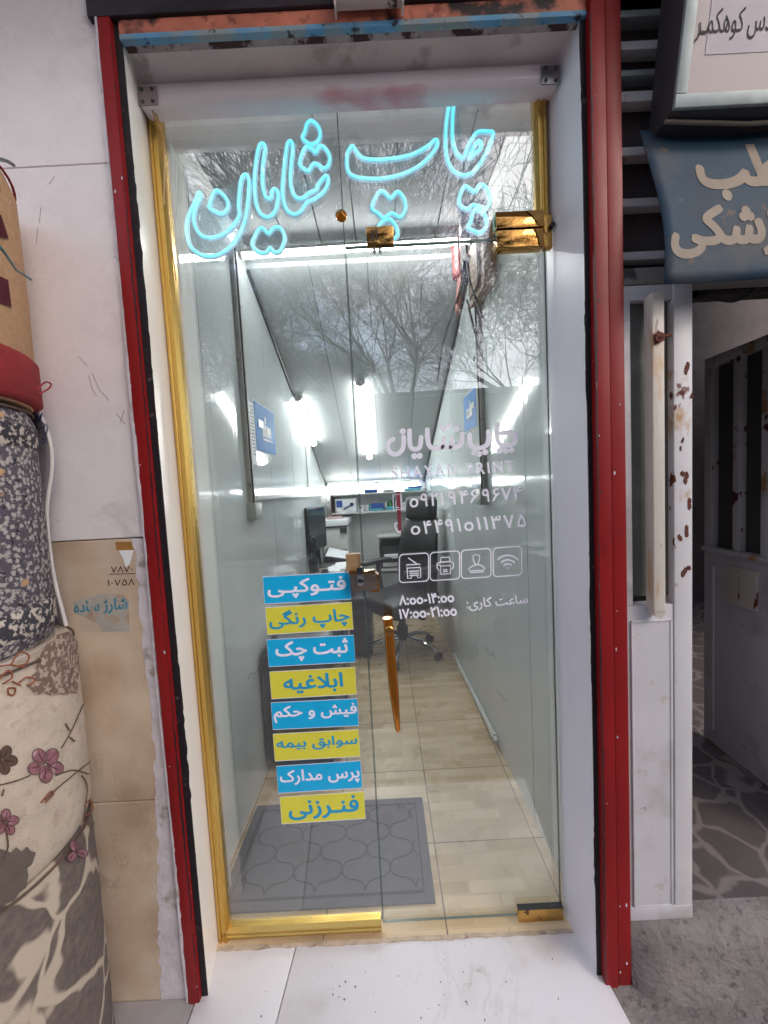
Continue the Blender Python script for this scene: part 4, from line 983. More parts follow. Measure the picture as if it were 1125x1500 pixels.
# ------------------------------------------------------------------ stickers
TX = ['فتـوکپـی', 'چاپ رنگی', 'ثبت چک', 'ابلاغیه', 'فیش و حکم', 'سوابق بیمه', 'پرس مدارک', 'فنـرزنی']
TOP = [(385, 845, 512, 838), (389, 890, 515, 882), (391, 937, 518, 930), (395, 984, 520, 977), (397, 1029, 523, 1023), (400, 1075, 525, 1068), (405, 1122, 528, 1114), (410, 1167, 533, 1159)]
INS = [(.04, .95, .12, .84), (.03, .97, .13, .88), (.09, .93, .08, .85), (.15, .85, .15, .85), (.02, .99, .14, .76), (.03, .98, .18, .66), (.03, .98, .17, .78), (.09, .93, .10, .90)]
ORD = ['topmost', 'second', 'third', 'fourth', 'fifth', 'sixth', 'seventh', 'lowest']
for i, (s, (x0, y0, x1, y1)) in enumerate(zip(TX, TOP)):
    blue = i % 2 == 0; hgt = 39.5
    Q = pq(x0, y0, x1, y1, x1 + 2.6, y1 + hgt, x0 + 3.0, y0 + hgt, GY)
    tl = thing('service_sticker', f'{"blue sticker with pale" if blue else "yellow sticker with blue"} Persian lettering, {ORD[i]} in the column of eight on the glass', 'sticker', Q[3], 'service stickers on the side pane')
    Q = [q + Vector((0, -.0012, 0)) for q in Q]
    b = MB(); b.prism([Q[0], Q[1], Q[2], Q[3]], (0, .0008, 0)); b.build('panel', 'sblue' if blue else 'syel', tl, smooth=0)
    u0, u1, v0, v1 = INS[i]
    def W(u, v): return (Q[0] * (1 - u) + Q[1] * u) * (1 - v) + (Q[3] * (1 - u) + Q[2] * u) * v
    lettering('lettering', shape(s), [W(u0, v0), W(u1, v0), W(u1, v1), W(u0, v1)], 'slilac' if blue else 'sbl2', tl, .024)
    b = MB(); b.ribbon([Q[0] + Vector((0, -.0001, 0)), Q[1] + Vector((0, -.0001, 0)), Q[2] + Vector((0, -.0001, 0)), Q[3] + Vector((0, -.0001, 0))], .0016, (0, -1, 0), .0002, True); b.build('edge_line', 'slilac', tl, smooth=0)
# ------------------------------------------------------------------ white lettering on the door
def decal(name, s, quad, label, bold=.01, spacing=1.0):
    return tag(lettering(name, s, pq(*quad, GY), 'decal', None, bold, spacing, .0008), label, 'window lettering', 'white vinyl lettering on the glass door')
# the logo: rounded strokes traced at their place on the glass
def zL(P): return [at(560 + x * .1956, 620 + y * .1956, GY - .0008) for x, y in P]
b = MB()
W_ = .0135
def stroke(P, w=W_): b.ribbon(crom(zL(P), 5, False), w, (0, -1, 0), .0005); [b.lathe([(w / 2, 0), (w / 2, .0004)], q, 14, Matrix.Rotation(R(90), 3, 'X')) for q in (zL(P)[0], zL(P)[-1])]
def dot(x, y, r=.0088): b.lathe([(r, 0), (r, .0005)], zL([(x, y)])[0], 16, Matrix.Rotation(R(90), 3, 'X'))
stroke([(82, 118), (52, 140), (42, 180), (60, 220), (105, 232), (145, 205), (160, 160), (160, 102)])
dot(153, 60)
stroke([(205, 55), (205, 130), (215, 180), (250, 195), (282, 175), (290, 105)]); dot(240, 245); dot(280, 243)
stroke([(337, 48), (340, 120), (355, 170), (395, 190), (440, 180), (455, 150), (457, 110)]); stroke([(440, 180), (490, 182), (520, 160), (522, 115)]); stroke([(500, 182), (560, 178), (595, 140), (598, 80)])
dot(460, 42); dot(500, 15); dot(555, 40)
stroke([(655, 85), (657, 140), (680, 175), (730, 185), (780, 165), (795, 120), (795, 60)]); dot(690, 218); dot(725, 230); dot(770, 216)
stroke([(860, 75), (865, 130), (890, 160), (940, 165), (985, 150), (1000, 115), (985, 75), (930, 68), (890, 75)]); stroke([(860, 75), (862, 30), (862, 10)]); dot(880, 205); dot(925, 208); dot(968, 200)
tag(b.build('logo_lettering', 'decal', smooth=0), 'large rounded white Persian shop name on the glass door', 'window lettering', 'white vinyl lettering on the glass door')
decal('latin_lettering', 'SHAYAN PRINT', (573, 684, 752, 674, 754, 692, 574, 702), 'white Latin capitals under the Persian shop name on the door', .022, 1.35)
mo = thing('mobile_number', 'white mobile number, upper of the two number lines on the door', 'window lettering', at(680, 735, GY), 'white vinyl lettering on the glass door')
for w_, (x0, x1) in (('o۹۲۱', (600, 650)), ('۹۴۶', (656, 700)), ('۹۶۷۴', (706, 764))):
    f_ = lambda x, e: 724 - (x - 600) * .074 + e
    lettering('digits', w_, pq(x0, f_(x0, 0), x1, f_(x1, 0), x1, f_(x1, 20), x0, f_(x0, 20), GY), 'decal', mo, .012, 1.15, .0008)
decal('phone_number', 'o۴۴۹۱o۱۱۳۷۵', (601, 764, 769, 752, 771, 772, 602, 784), 'white landline number, lower of the two number lines on the door', .012, 1.2)
decal('opening_hours', '۸:oo-۱۴:oo', (584, 872, 664, 867, 666, 882, 585, 887), 'morning opening hours in white digits, upper hours line on the door', .03)
decal('opening_hours', '۱۷:oo-۲۱:oo', (584, 892, 668, 886, 670, 902, 585, 907), 'evening opening hours in white digits, lower hours line on the door', .03)
decal('hours_caption', ':' + shape('ساعت کاری'), (683, 877, 772, 870, 774, 887, 684, 896), 'white Persian caption to the right of the opening hours', .012)
def iconp(x, y): return at(x, y, GY - .0008)
def zI(P): return [iconp(540 + x * .2311, 600 + y * .2311) for x, y in P]
def icon(name, label, strokes, w=.0028):
    b = MB()
    for i, (P, cl) in enumerate(strokes): b.ribbon(zI(P), w, (0, -1, 0), .0004 + .00005 * (i % 6), cl)
    tag(b.build(name, 'decal', smooth=0), label, 'window icon', 'white vinyl lettering on the glass door')
def rr(x0, y0, x1, y1, r=24, sk=-12):
    P = []
    for cx, cy, a0 in ((x1 - r, y0 + r, -90), (x1 - r, y1 - r, 0), (x0 + r, y1 - r, 90), (x0 + r, y0 + r, 180)):
        for k in range(5):
            a = R(a0 + k * 22.5); x = cx + r * math.cos(a); y = cy + r * math.sin(a); P.append((x, y + sk * (x - x0) / (x1 - x0)))
    return P
icon('copier_icon', 'white copier icon in a rounded square, first icon from the left', [(rr(195, 920, 380, 1098), True), ([(250, 940), (306, 978)], False), ([(240, 985), (326, 980), (326, 1000), (240, 1005)], True), ([(245, 1005), (247, 1070), (270, 1068), (275, 1052), (305, 1050), (312, 1066), (330, 1064), (328, 1000)], False), ([(258, 1026), (318, 1022), (315, 1036), (262, 1040)], True), ([(258, 1052), (320, 1048)], False)], .003)
icon('printer_icon', 'white printer icon in a rounded square, second icon from the left', [(rr(390, 907, 577, 1085), True), ([(455, 968), (458, 938), (512, 935), (516, 965)], False), ([(448, 1020), (434, 1005), (434, 975), (450, 968), (520, 963), (538, 972), (538, 998), (526, 1012)], False), ([(455, 992), (517, 989), (519, 1040), (458, 1044)], True), ([(472, 1016), (500, 1014)], False), ([(473, 1028), (500, 1026)], False), ([(442, 985), (456, 984)], False)], .003)
icon('stamp_icon', 'white rubber stamp icon in a rounded square, third icon from the left', [(rr(588, 892, 775, 1072), True), ([(678, 985), (662, 950), (662, 928), (682, 918), (703, 926), (703, 948), (690, 985)], False), ([(645, 1000), (672, 985), (700, 983), (726, 996), (736, 1006), (730, 1018), (640, 1022), (634, 1010)], True), ([(645, 1034), (728, 1029)], False)], .003)
arc = lambda cx, cy, r_: [(cx + r_ * math.sin(R(a)), cy - r_ * math.cos(R(a))) for a in range(-48, 49, 8)]
icon('wifi_icon', 'white wireless signal icon in a rounded square, last icon on the right', [(rr(790, 878, 970, 1060), True)], .003)
o = [q for q in bpy.data.objects if q.name.startswith('wifi_icon')][0]
b = MB()
for r_ in (88, 60, 34): b.ribbon(zI(arc(882, 1012, r_)), .0042, (0, -1, 0), .0005)
b.lathe([(.0026, 0), (.0026, .0005)], zI([(882, 1006)])[0], 12, Matrix.Rotation(R(90), 3, 'X')); b.build('signal_arcs', 'decal', o, smooth=0)
icon('handset_icon', 'small white telephone handset beside the landline number', [([(170, 722), (166, 735), (172, 752), (186, 772), (196, 780)], False), ([(168, 720), (184, 722)], False), ([(188, 780), (204, 770)], False)], .0042)
icon('mobile_icon', 'small white mobile phone outline beside the upper number', [([(155, 540), (205, 535), (208, 632), (158, 637)], True), ([(172, 622), (192, 620)], False)], .0028)

# ================================================================== FACADE
FY = 1.0
# left wall: marble tiles above, stained stone band below
t = thing('stone_clad_wall', 'white marble tiled facade wall left of the shop door with stained stone foot', 'wall', (-1.5, FY, 0))
ZB = 1.312
seams = [ZB, 2.238, 3.1]
xe = -.620
for x0, x1 in ((-1.52, xe), (-2.45, -1.524), (-4, -2.454)):
    for z0, z1 in zip(seams, seams[1:]):
        b = MB(); b.box(x0, x1 - .0, FY, FY + .02, z0 + .0006, z1 - .0006); b.build('marble_tile', 'tile', t, bevel=.0015, seg=1)
b = MB(); b.box(-4, xe, FY + .02, FY + .3, 0, 3.1); b.build('wall_core', 'crack', t, smooth=0)
for z0, z1 in ((-.05, .585), (.588, ZB - .002)):
    b = MB(); b.box(-4, -.655, FY + .002, FY + .02, z0, z1); b.build('stone_slab', 'beige', t, bevel=.002, seg=1)
b = MB()
zz = -.03; rr_ = random.Random(3)
L_ = []; 
while zz < ZB: L_.append((zz, -.650 - rr_.uniform(0, .012) - .055 * (.5 + .5 * math.sin(zz * 3 + 2.2)) * (1 if zz < .95 else .1))); zz += .02
pts = [(x, FY + .0005, z) for z, x in L_] + [(xe, FY + .0005, ZB - .004), (xe, FY + .0005, -.03)]
b.prism(pts, (0, .004, 0)); b.build('lime_smear', 'lime', t, smooth=0)
# marks on the stone band
def onwall(P, Y=FY + .0015): return [at(x, y, Y) for x, y in P]
def zP(P): return [(x * .19556, 780 + y * .19556) for x, y in P]
t2 = thing('torn_notice', 'torn paper notice with faded teal Persian print on the stone band', 'notice', at(150, 925, FY))
b = MB(); b.prism(onwall(zP([(545, 520), (620, 500), (760, 460), (930, 465), (965, 520), (968, 740), (760, 745), (742, 690), (640, 640), (560, 610)]), FY + .0012), (0, .0004, 0)); b.build('paper_scrap', mat('old_paper', 'A8A39C', .8, var=.12, vs=20, spots=[('A68A70', 16, .5, .6)]), t2, smooth=0)
lettering('faded_print', shape('شارژ ساده'), [at(*p, FY + .0010) for p in zP([(550, 520), (955, 480), (955, 600), (555, 625)])], 'tealink', t2, .03, lift=.0001)
b = MB()
for k in range(5): b.ribbon(onwall(zP([(600, 660 + k * 18), (930, 650 + k * 18)]), FY + .0009), .0012, (0, -1, 0), .0002)
b.build('small_print', 'crack', t2, smooth=0)
t3 = thing('glue_patch', 'brown tape scrap above white paper remains on the stone band', 'tape', at(187, 800, FY))
b = MB(); b.prism(onwall(zP([(862, 72), (1040, 68), (1042, 128), (872, 132)]), FY + .0012), (0, .0005, 0)); b.build('tape', mat('brown_tape', '9C7038', .5, var=.2, vs=40), t3, smooth=0)
b = MB(); b.prism(onwall(zP([(890, 135), (1000, 132), (985, 190), (970, 240), (940, 262), (925, 200)]), FY + .0012), (0, .0005, 0)); b.build('paper_remains', 'paper', t3, smooth=0)
t4 = thing('handwritten_number', 'black stencilled phone digits on the stone band', 'writing', at(180, 850, FY))
lettering('digits', '۷۸۷۰', [at(*p, FY + .0012) for p in zP([(830, 255), (995, 250), (995, 295), (830, 300)])], 'ink', t4, .0, lift=.0001)
lettering('digits', '۱۰۷۵۸', [at(*p, FY + .0012) for p in zP([(805, 355), (1010, 345), (1010, 395), (805, 400)])], 'ink', t4, .0, lift=.0001)
b = MB(); b.ribbon(onwall(zP([(820, 312), (1020, 307)]), FY + .0010), .0014, (0, -1, 0), .0003); b.build('underline', 'ink', t4, smooth=0)
b = MB()
for P in ([(430, 1000 + 55), (455, 1090), (470, 1150), (505, 1180)],): pass
def zW(P): return [(x / 3, 200 + y / 3) for x, y in P]
for P, wd in (([(390, 1050), (405, 1110), (425, 1140)], .002), ([(405, 1040), (435, 1110), (478, 1158)], .002), ([(510, 1215), (548, 1262)], .002), ([(545, 1205), (528, 1258)], .002), ([(345, 965), (385, 1010)], .0015), ([(500, 525), (525, 545)], .0015), ([(180, 310), (172, 380)], .0015), ([(165, 400), (160, 470)], .0018), ([(240, 175), (215, 210)], .0015)):
    b.ribbon(onwall(zW(P), FY - .0003), wd, (0, -1, 0), .0002)
tag(b.build('wall_scribble', mat('faint_pencil', '9C8E98', .8), smooth=0), 'faint pencil scribbles on the white marble tiles', 'writing')

# red frame, black shutter gap, jamb panels, shutter, plaster soffit
t = thing('door_surround', 'red painted steel surround of the shop doorway with pale jamb panels', 'door frame', (0, FY, 0))
ZT = 2.50
b = MB(); b.box(-.6195, -.588, FY - .014, FY + .03, -.01, 2.9); b.build('red_post', 'red', t, bevel=.003)
b = MB(); b.box(-.588, -.5715, FY + .0, FY + .004, -.01, 2.9); b.build('shutter_channel', 'black', t, smooth=0)  # flat strip, its black colour stands for the shade in the recess
b = MB(); b.box(.547, .582, FY - .022, FY + .03, -.02, 2.9); b.build('red_post', 'red', t, bevel=.003)
b = MB(); b.box(.584, .6215, FY - .018, FY + .03, -.02, 2.9); b.build('red_post', 'red', t, bevel=.003)
b = MB(); b.box(.5355, .547, FY + .0, FY + .004, -.01, 2.9); b.build('shutter_channel', 'black', t, smooth=0)
b = MB(); b.hexa([(-.571, FY + .003, -.01), (-.571, FY + .05, -.01), (-.604, GY + .06, -.01), (-.602, GY - .006, -.01), (-.571, FY + .003, 2.55), (-.571, FY + .05, 2.55), (-.604, GY + .06, 2.55), (-.602, GY - .006, 2.55)]); 
b.bm.free(); b = MB(); b.hexa([(-.58, FY + .005, -.01), (-.5725, FY + .005, -.01), (-.602, GY + .02, -.01), (-.64, GY + .02, -.01), (-.58, FY + .005, 2.55), (-.5725, FY + .005, 2.55), (-.602, GY + .02, 2.55), (-.64, GY + .02, 2.55)]); b.build('jamb_panel', 'jambwarm', t, smooth=0)['label'] = 'left jamb panel with warm light painted into its colour'
b = MB(); b.hexa([(.5365, FY + .005, -.01), (.543, FY + .005, -.01), (.56, GY + .02, -.01), (.511, GY + .02, -.01), (.5365, FY + .005, 2.55), (.543, FY + .005, 2.55), (.56, GY + .02, 2.55), (.511, GY + .02, 2.55)]); b.build('jamb_panel', 'jambcool', t, smooth=0)['label'] = 'right jamb panel with cooler shade painted into its colour'
b = MB()
pr = [(FY + .012, 2.512), (FY + .03, 2.53), (FY + .06, 2.528), (FY + .085, 2.515), (FY + .1, 2.502), (FY + .3, 2.502), (FY + .3, 2.9), (FY + .012, 2.9)]
b.sweep(pr, (-.60, 0, 0), (.545, 0, 0), (0, 1, 0), (0, 0, 1)); b.build('plaster_soffit', 'plaster', t, smooth=40)
b = MB(); b.sweep([(FY + .007, 2.512), (FY + .02, 2.506), (FY + .034, 2.52), (FY + .012, 2.54)], (-.57, 0, 0), (.535, 0, 0), (0, 1, 0), (0, 0, 1)); b.build('peeling_edge', 'plasterdark', t, smooth=40)
def ragged(name, x, wd, Y, z0, z1, m, seed, amp, par):
    r_ = random.Random(seed); L = []; Rr = []; z = z0; l = x - wd; q = x + wd
    while z <= z1:
        L.append((x - wd + r_.uniform(-amp, amp) * .5 + amp * .8 * math.sin(z * 9 + seed), Y, z)); Rr.append((x + wd + r_.uniform(-amp, amp) + amp * math.sin(z * 5.3 + seed * 2), Y, z)); z += r_.uniform(.008, .03)
    b = MB(); bm = b.bm; n = len(L)
    vl = [bm.verts.new(p) for p in L]; vr = [bm.verts.new(p) for p in Rr]
    for i in range(n - 1): bm.faces.new((vl[i], vr[i], vr[i + 1], vl[i + 1]))
    ex = bmesh.ops.extrude_face_region(bm, geom=bm.faces[:]); bmesh.ops.translate(bm, verts=[g for g in ex['geom'] if isinstance(g, bmesh.types.BMVert)], vec=(0, .0006, 0))
    return b.build(name, m, par, smooth=0)
ragged('plaster_edge', -.6215, .0022, FY - .0148, 0, 2.88, 'lime', 3, .0018, t)
ragged('black_edge', -.572, .0025, FY - .001, 0, 2.5, 'black', 5, .002, t)  # ragged black strips along the edges of the shutter gap
ragged('black_edge', .5365, .003, FY - .001, 0, 2.5, 'black', 8, .0028, t)
ragged('black_edge', -.5885, .0012, FY - .0148, 0, 2.5, 'black', 12, .0012, t)
ragged('black_edge', .5475, .0015, FY - .0228, 0, 2.5, 'black', 15, .0012, t)
rq = random.Random(9)
for k in range(26):
    x, Y_ = rq.choice(((-.604, FY - .0148), (.565, FY - .0228), (.603, FY - .0188))); z = rq.uniform(.02, 2.45); q = rq.uniform(.0012, .0045); P = []
    x += rq.choice((-1, 1)) * rq.uniform(.004, .014)
    for i in range(8):
        a = 2 * math.pi * i / 8; P.append(Vector((x + q * .6 * rq.uniform(.5, 1.2) * math.cos(a), Y_, z + q * rq.uniform(.7, 1.7) * math.sin(a))))
    b = MB(); b.prism(P, (0, .0006, 0)); b.build('paint_chip', rq.choice(('lime', 'reddark', 'soot', 'lime')), t, smooth=0)
s_ = thing('roller_shutter', 'rolled-up shutter bottom rail in chipped orange and blue paint above the doorway', 'shutter', (0, FY, 2.49))
b = MB(); b.box(-.572, .546, FY - .008, FY + .008, 2.519, 2.552); b.build('orange_rail', 'orange', s_, bevel=.002)
b = MB(); b.box(-.5715, .546, FY - .010, FY + .006, 2.506, 2.5185); b.build('blue_lip', 'bluestrip', s_, bevel=.002)
b = MB(); b.box(-.64, .546, FY - .016, FY + .004, 2.553, 2.66); b.build('curtain', 'soot', s_, bevel=.004)
b = MB()
bx0, bx1 = -.0535, .107
for (a_, c_, z0, z1) in ((bx0, bx0 + .004, 2.53, 2.60), (bx1 - .004, bx1, 2.53, 2.60), (bx0 + .0041, bx1 - .0041, 2.548, 2.60)): b.box(a_, c_, FY - .045, FY - .0165, z0 - .013, z1)
b.build('handle_bracket', mat('pinkish_white_paint', 'C9B4B2', .5, var=.1, spots=[('4A3A3C', 20, .62, .66)]), s_, smooth=0)
# casing that carries the neon, with end plates
t = thing('sign_casing', 'long glossy white casing with painted pink reflections across the top of the doorway', 'casing', (0, 1.1, 2.42))
pr = [(1.082, 2.495), (1.079, 2.465), (1.083, 2.453), (1.094, 2.447), (1.1315, 2.447), (1.1315, 2.495)]
b = MB(); b.sweep(pr, (-.586, 0, 0), (.518, 0, 0), (0, 1, 0), (0, 0, 1)); b.build('channel', 'pvcbox', t, smooth=50)
for x0, x1, m_ in ((-.586, -.535, mat('pinkish_plate', '8E7C80', .5)), (.470, .520, 'steel')):
    b = MB(); b.box(x0, x1, 1.0745, 1.0785, 2.438, 2.484); pl = b.build('end_plate', m_, t, bevel=.001)
    for x in (x0 + .012, x1 - .012):
        for z in (2.446, 2.476): b = MB(); b.lathe([(.005, 0), (.0045, .002), (.002, .003)], (x, 1.0745, z), 10, Matrix.Rotation(R(90), 3, 'X')); b.build('screw', 'dkgrey', pl)
# upper facade and overhanging canopy
b = MB(); b.box(-.64, .62, FY - .01, FY + .3, 2.90, 3.1); tag(b.build('lintel', 'soot', smooth=0), 'dark steel lintel above the rolled shutter', 'lintel')
b = MB(); b.box(-4, 4, .36, FY + .4, 3.1, 3.28); tag(b.build('canopy', 'plaster', smooth=0), 'concrete canopy slab overhanging the shop fronts', 'canopy')
b = MB(); b.box(-4, .66, FY + .3, 5.2, 3.281, 6.5); b.box(.661, 4, FY + .3, 2.7, 3.281, 6.5); tag(b.build('upper_storey', 'farwall', smooth=0), 'plain upper storey above the shops', 'building')  # part over the passage is cut short to let daylight in
# thin wires by the gold frame
wire([at(228, 165, 1.11), at(236, 195, 1.105), at(243, 260, 1.115), at(248, 330, 1.11), at(256, 395, 1.105), at(258, 412, 1.105)], .0022, 'clearwire', 'thin clear wire hanging over the left gold frame')
wire([at(218, 150, 1.10), at(228, 175, 1.10), at(240, 210, 1.10), at(240, 300, 1.11)], .0022, 'clearwire', 'amber wire from the casing end down the gold frame')

# doorstep slabs
t = thing('doorstep', 'white veined marble doorstep slabs in front of the shop door', 'doorstep', (0, .95, 0))
xj = -.345
b = MB(); b.hexa([(-.60, .55, -.05), (xj - .05, .55, -.05), (xj - .001, 1.11, -.05), (-.60, 1.11, -.05), (-.60, .55, -.003), (xj - .05, .55, -.003), (xj - .001, 1.11, -.003), (-.60, 1.11, -.003)]); b.build('slab', 'slab', t, bevel=.002)
b = MB(); b.hexa([(xj - .047, .55, -.05), (.60, .55, -.05), (.546, 1.11, -.05), (xj + .002, 1.11, -.05), (xj - .047, .55, -.003), (.60, .55, -.003), (.546, 1.11, -.003), (xj + .002, 1.11, -.003)]); b.build('slab', 'slab', t, bevel=.002)
b = MB(); rq = random.Random(2); P1 = []; P2 = []
for k in range(61):
    x = -.597 + 1.13 * k / 60; P1.append((x, 1.1135 + rq.uniform(0, .003), .0012)); P2.append((x, 1.1075 - rq.uniform(0, .004) - .002 * max(0, math.sin(k * .37)), .0012))
for k in range(60): b.face([P1[k], P2[k], P2[k + 1], P1[k + 1]])
ex = bmesh.ops.extrude_face_region(b.bm, geom=b.bm.faces[:]); bmesh.ops.translate(b.bm, verts=[g for g in ex['geom'] if isinstance(g, bmesh.types.BMVert)], vec=(0, 0, -.006))
b.build('dirty_grout', mat('dirty_grout', 'B8A794', .9, var=.2, vs=40, spots=[('8A7664', 30, .55, .7)]), t, smooth=0)
for k in range(46):
    x, y = rq.gauss(-.02, .2), rq.gauss(.97, .05)
    if not (-.5 < x < .5 and .8 < y < 1.09): continue
    q = rq.uniform(.0008, .003); b = MB(); P = [(x + q * rq.uniform(.6, 1.3) * math.cos(i), y + q * rq.uniform(.6, 1.3) * math.sin(i), -.0026) for i in range(6)]; b.prism(P, (0, 0, .0008)); b.build('grit_speck', 'seam', t, smooth=0)
b = MB(); b.box(-2.5, -.603, .4, 1.0, -.05, -.006); tag(b.build('paving_slab', 'greymarble', bevel=.003), 'grey marble paving slab below the carpets', 'paving')

# ================================================================== LEFT: ROLLED CARPETS
def roll(label, cx, cy, r, z0, z1, m, lean=0, spiral=True):
    t = thing('rolled_carpet', label, 'carpet', (cx, cy, z0), 'rolled carpets stacked at the left')
    def pr(v): return z0 + (z1 - z0) * v
    b = MB(); n = 56
    prof = [(r - .012, 0), (r, .03 / max(.2, z1 - z0)), (r + .002, .5), (r, 1 - .03 / max(.2, z1 - z0)), (r - .010, 1)]
    rings = []
    for rr2, v in prof:
        rings.append([b.bm.verts.new((cx + rr2 * math.cos(2 * math.pi * j / n), cy + rr2 * math.sin(2 * math.pi * j / n), pr(v))) for j in range(n)])
    for A, B in zip(rings, rings[1:]):
        for j in range(n): b.bm.faces.new((A[j], A[(j + 1) % n], B[(j + 1) % n], B[j]))
    b.bm.faces.new(rings[0][::-1]); b.bm.faces.new(rings[-1])
    b.build('pile', m, t, smooth=50)
    if spiral:
        for zq, s in ((z1 + .001, 1),):
            b = MB()
            P = [(cx + (r * .1 + (r - .03) * k / 120) * math.cos(k * .42), cy + (r * .1 + (r - .03) * k / 120) * math.sin(k * .42), zq) for k in range(111)]
            b.ribbon(P, .006, (0, 0, s), .002)
        b.build('roll_edge', 'foam', t, smooth=0)
    b = MB(); b.tube([(cx + (r - .002) * math.cos(a * .1122), cy + (r - .002) * math.sin(a * .1122), z1 - .006) for a in range(56)], .0028, 6, True); b.build('bound_hem', 'cbrown' if m != 'ctan' else 'cred', t)
    return t
def patch(bm_mb, px, cyl, lift=.0015):
    b2 = bmesh.new(); f = b2.faces.new([b2.verts.new((x, y, 0)) for x, y in px]); bmesh.ops.triangulate(b2, faces=[f])
    for _ in range(2): bmesh.ops.subdivide_edges(b2, edges=[e for e in b2.edges if e.calc_length() > 8], cuts=1, use_grid_fill=False); bmesh.ops.triangulate(b2, faces=b2.faces[:])
    mp_ = {}
    for v in b2.verts: mp_[v] = bm_mb.bm.verts.new(atcyl(v.co.x, v.co.y, cyl[0], cyl[1], cyl[2] + lift))
    for f in b2.faces:
        try: bm_mb.bm.faces.new([mp_[v] for v in f.verts])
        except ValueError: pass
    b2.free()
def line(mb, px, cyl, w=.003, lift=.002):
    P = crom([(x, y, 0) for x, y in px], 4, False); Q = [atcyl(p.x, p.y, cyl[0], cyl[1], cyl[2] + lift) for p in P]
    mb.tube(Q, w / 2, 5)
CC, CG, CRD, CB = (-.939, .778, .221), (-.957, .785, .199), (-.961, .783, .214), (-.945, .772, .226)
roll('brown cobble-patterned rolled carpet at the bottom of the stack', *CB, -.006, .665, 'ccob')
t = roll('cream rolled carpet with pink flowers, second from the ground', *CC, .668, 1.10, 'ccream')
def zF(P): return [(x * .4, 900 + y * .4) for x, y in P]
cyl = (CC[0], CC[1], CC[2] + .002)
def flower(cx, cy, rad, rot, n=5):
    b = MB()
    for k in range(n):
        a = rot + 2 * math.pi * k / n; P = []
        for q in range(12):
            u = 2 * math.pi * q / 12; lx = rad * (.55 + .46 * math.cos(u)); ly = rad * .36 * math.sin(u)
            P.append((cx + lx * math.cos(a) - ly * math.sin(a), cy + lx * math.sin(a) + ly * math.cos(a)))
        patch(b, P, cyl, .001 + .0004 * k)
        q = MB(); line(q, P + [P[0]], cyl, .0014, .0016 + .0004 * k); q.build('petal_outline', 'cbrown', t)
        q = MB(); line(q, [(cx + rad * .2 * math.cos(a), cy + rad * .2 * math.sin(a)), (cx + rad * .75 * math.cos(a + .08), cy + rad * .75 * math.sin(a + .08))], cyl, .0012, .002 + .0004 * k); q.build('petal_vein', 'cdred', t)
    return b
flower(67, 1120, 27, .3).build('flower', 'cpink', t, smooth=60)
flower(8, 1205, 20, 1.0).build('flower', 'cpink', t, smooth=60)
flower(112, 1248, 17, -1.9, 3).build('flower', 'cpink', t, smooth=60)
flower(4, 1113, 22, .1).build('leaf', 'cbrown', t, smooth=60)
b = MB(); patch(b, zF([(205, 75), (228, 70), (250, 60), (270, 82), (285, 100), (288, 150), (292, 200), (286, 240), (285, 290), (262, 286), (240, 296), (220, 290), (190, 298), (165, 288), (130, 296), (118, 276), (98, 262), (122, 240), (118, 222), (142, 205), (134, 188), (152, 170), (140, 150), (160, 130), (168, 105), (188, 98)]), cyl, .001); b.build('speckled_patch', 'cleop', t, smooth=60)
b = MB(); patch(b, zF([(-30, 845), (10, 862), (40, 872), (60, 852), (78, 868), (100, 850), (112, 866), (132, 872), (112, 895), (118, 915), (100, 930), (104, 958), (90, 975), (96, 1000), (70, 1020), (52, 1048), (10, 1066), (-30, 1090)]), cyl, .001); b.build('dark_patch', 'cgray', t, smooth=60)
b = MB()
for P in ([(0, 625), (60, 610), (110, 590)], [(205, 590), (270, 570), (325, 585)], [(225, 490), (260, 430), (305, 330)], [(255, 450), (275, 465)], [(15, 640), (8, 665)], [(20, 780), (30, 850), (10, 900)], [(300, 780), (320, 640), (300, 590)], [(165, 680), (230, 620), (330, 540)], [(255, 425), (240, 400)], [(345, 760), (330, 790)]): line(b, zF(P), cyl, .0028)
b.build('stem', 'cbrown', t)
b = MB()
for P in ([(40, 185), (70, 140), (105, 150), (95, 180), (50, 190)], [(0, 235), (30, 205), (45, 230), (10, 255)], [(70, 250), (100, 230), (130, 240), (100, 262)], [(30, 270), (55, 270), (50, 295), (30, 290), (30, 270)], [(0, 190), (40, 185), (90, 195)], [(45, 245), (75, 260)], [(150, 690), (185, 650), (195, 660), (165, 690)], [(310, 700), (330, 680), (340, 715), (315, 735)]):
    b = MB(); line(b, zF(P), cyl, .0032); b.build('leaf_outline', 'corange', t)
t = roll('grey floral rolled carpet with dark bands, third from the ground', *CG, 1.105, 1.622, 'cgrey')
for z0, z1 in ((1.135, 1.195), (1.535, 1.585)):
    b = MB(); b.lathe([(CG[2] + .001, z0), (CG[2] + .0035, z0 + .004), (CG[2] + .0035, z1 - .004), (CG[2] + .001, z1)], (CG[0], CG[1], 0), 56); b.build('dark_band', 'cband', t, smooth=50)
t = roll('tan rolled carpet with red border, topmost of the stack', *CRD, 1.628, 2.12, 'ctan')
b = MB(); b.lathe([(CRD[2] + .0, 1.632), (CRD[2] + .008, 1.64), (CRD[2] + .008, 1.728), (CRD[2] + .002, 1.735)], (CRD[0], CRD[1], 0), 56); b.build('red_border', 'cred', t, smooth=50)
cyl = (CRD[0], CRD[1], CRD[2] + .003)
for P in ([(-10, 400), (12, 410), (17, 450), (-10, 440)], [(-10, 310), (2, 315), (13, 350), (-10, 345)], [(-12, 255), (-2, 262), (1, 282), (-12, 282)]):
    b = MB(); patch(b, P, cyl, .001); b.build('motif', 'cdred', t, smooth=60)
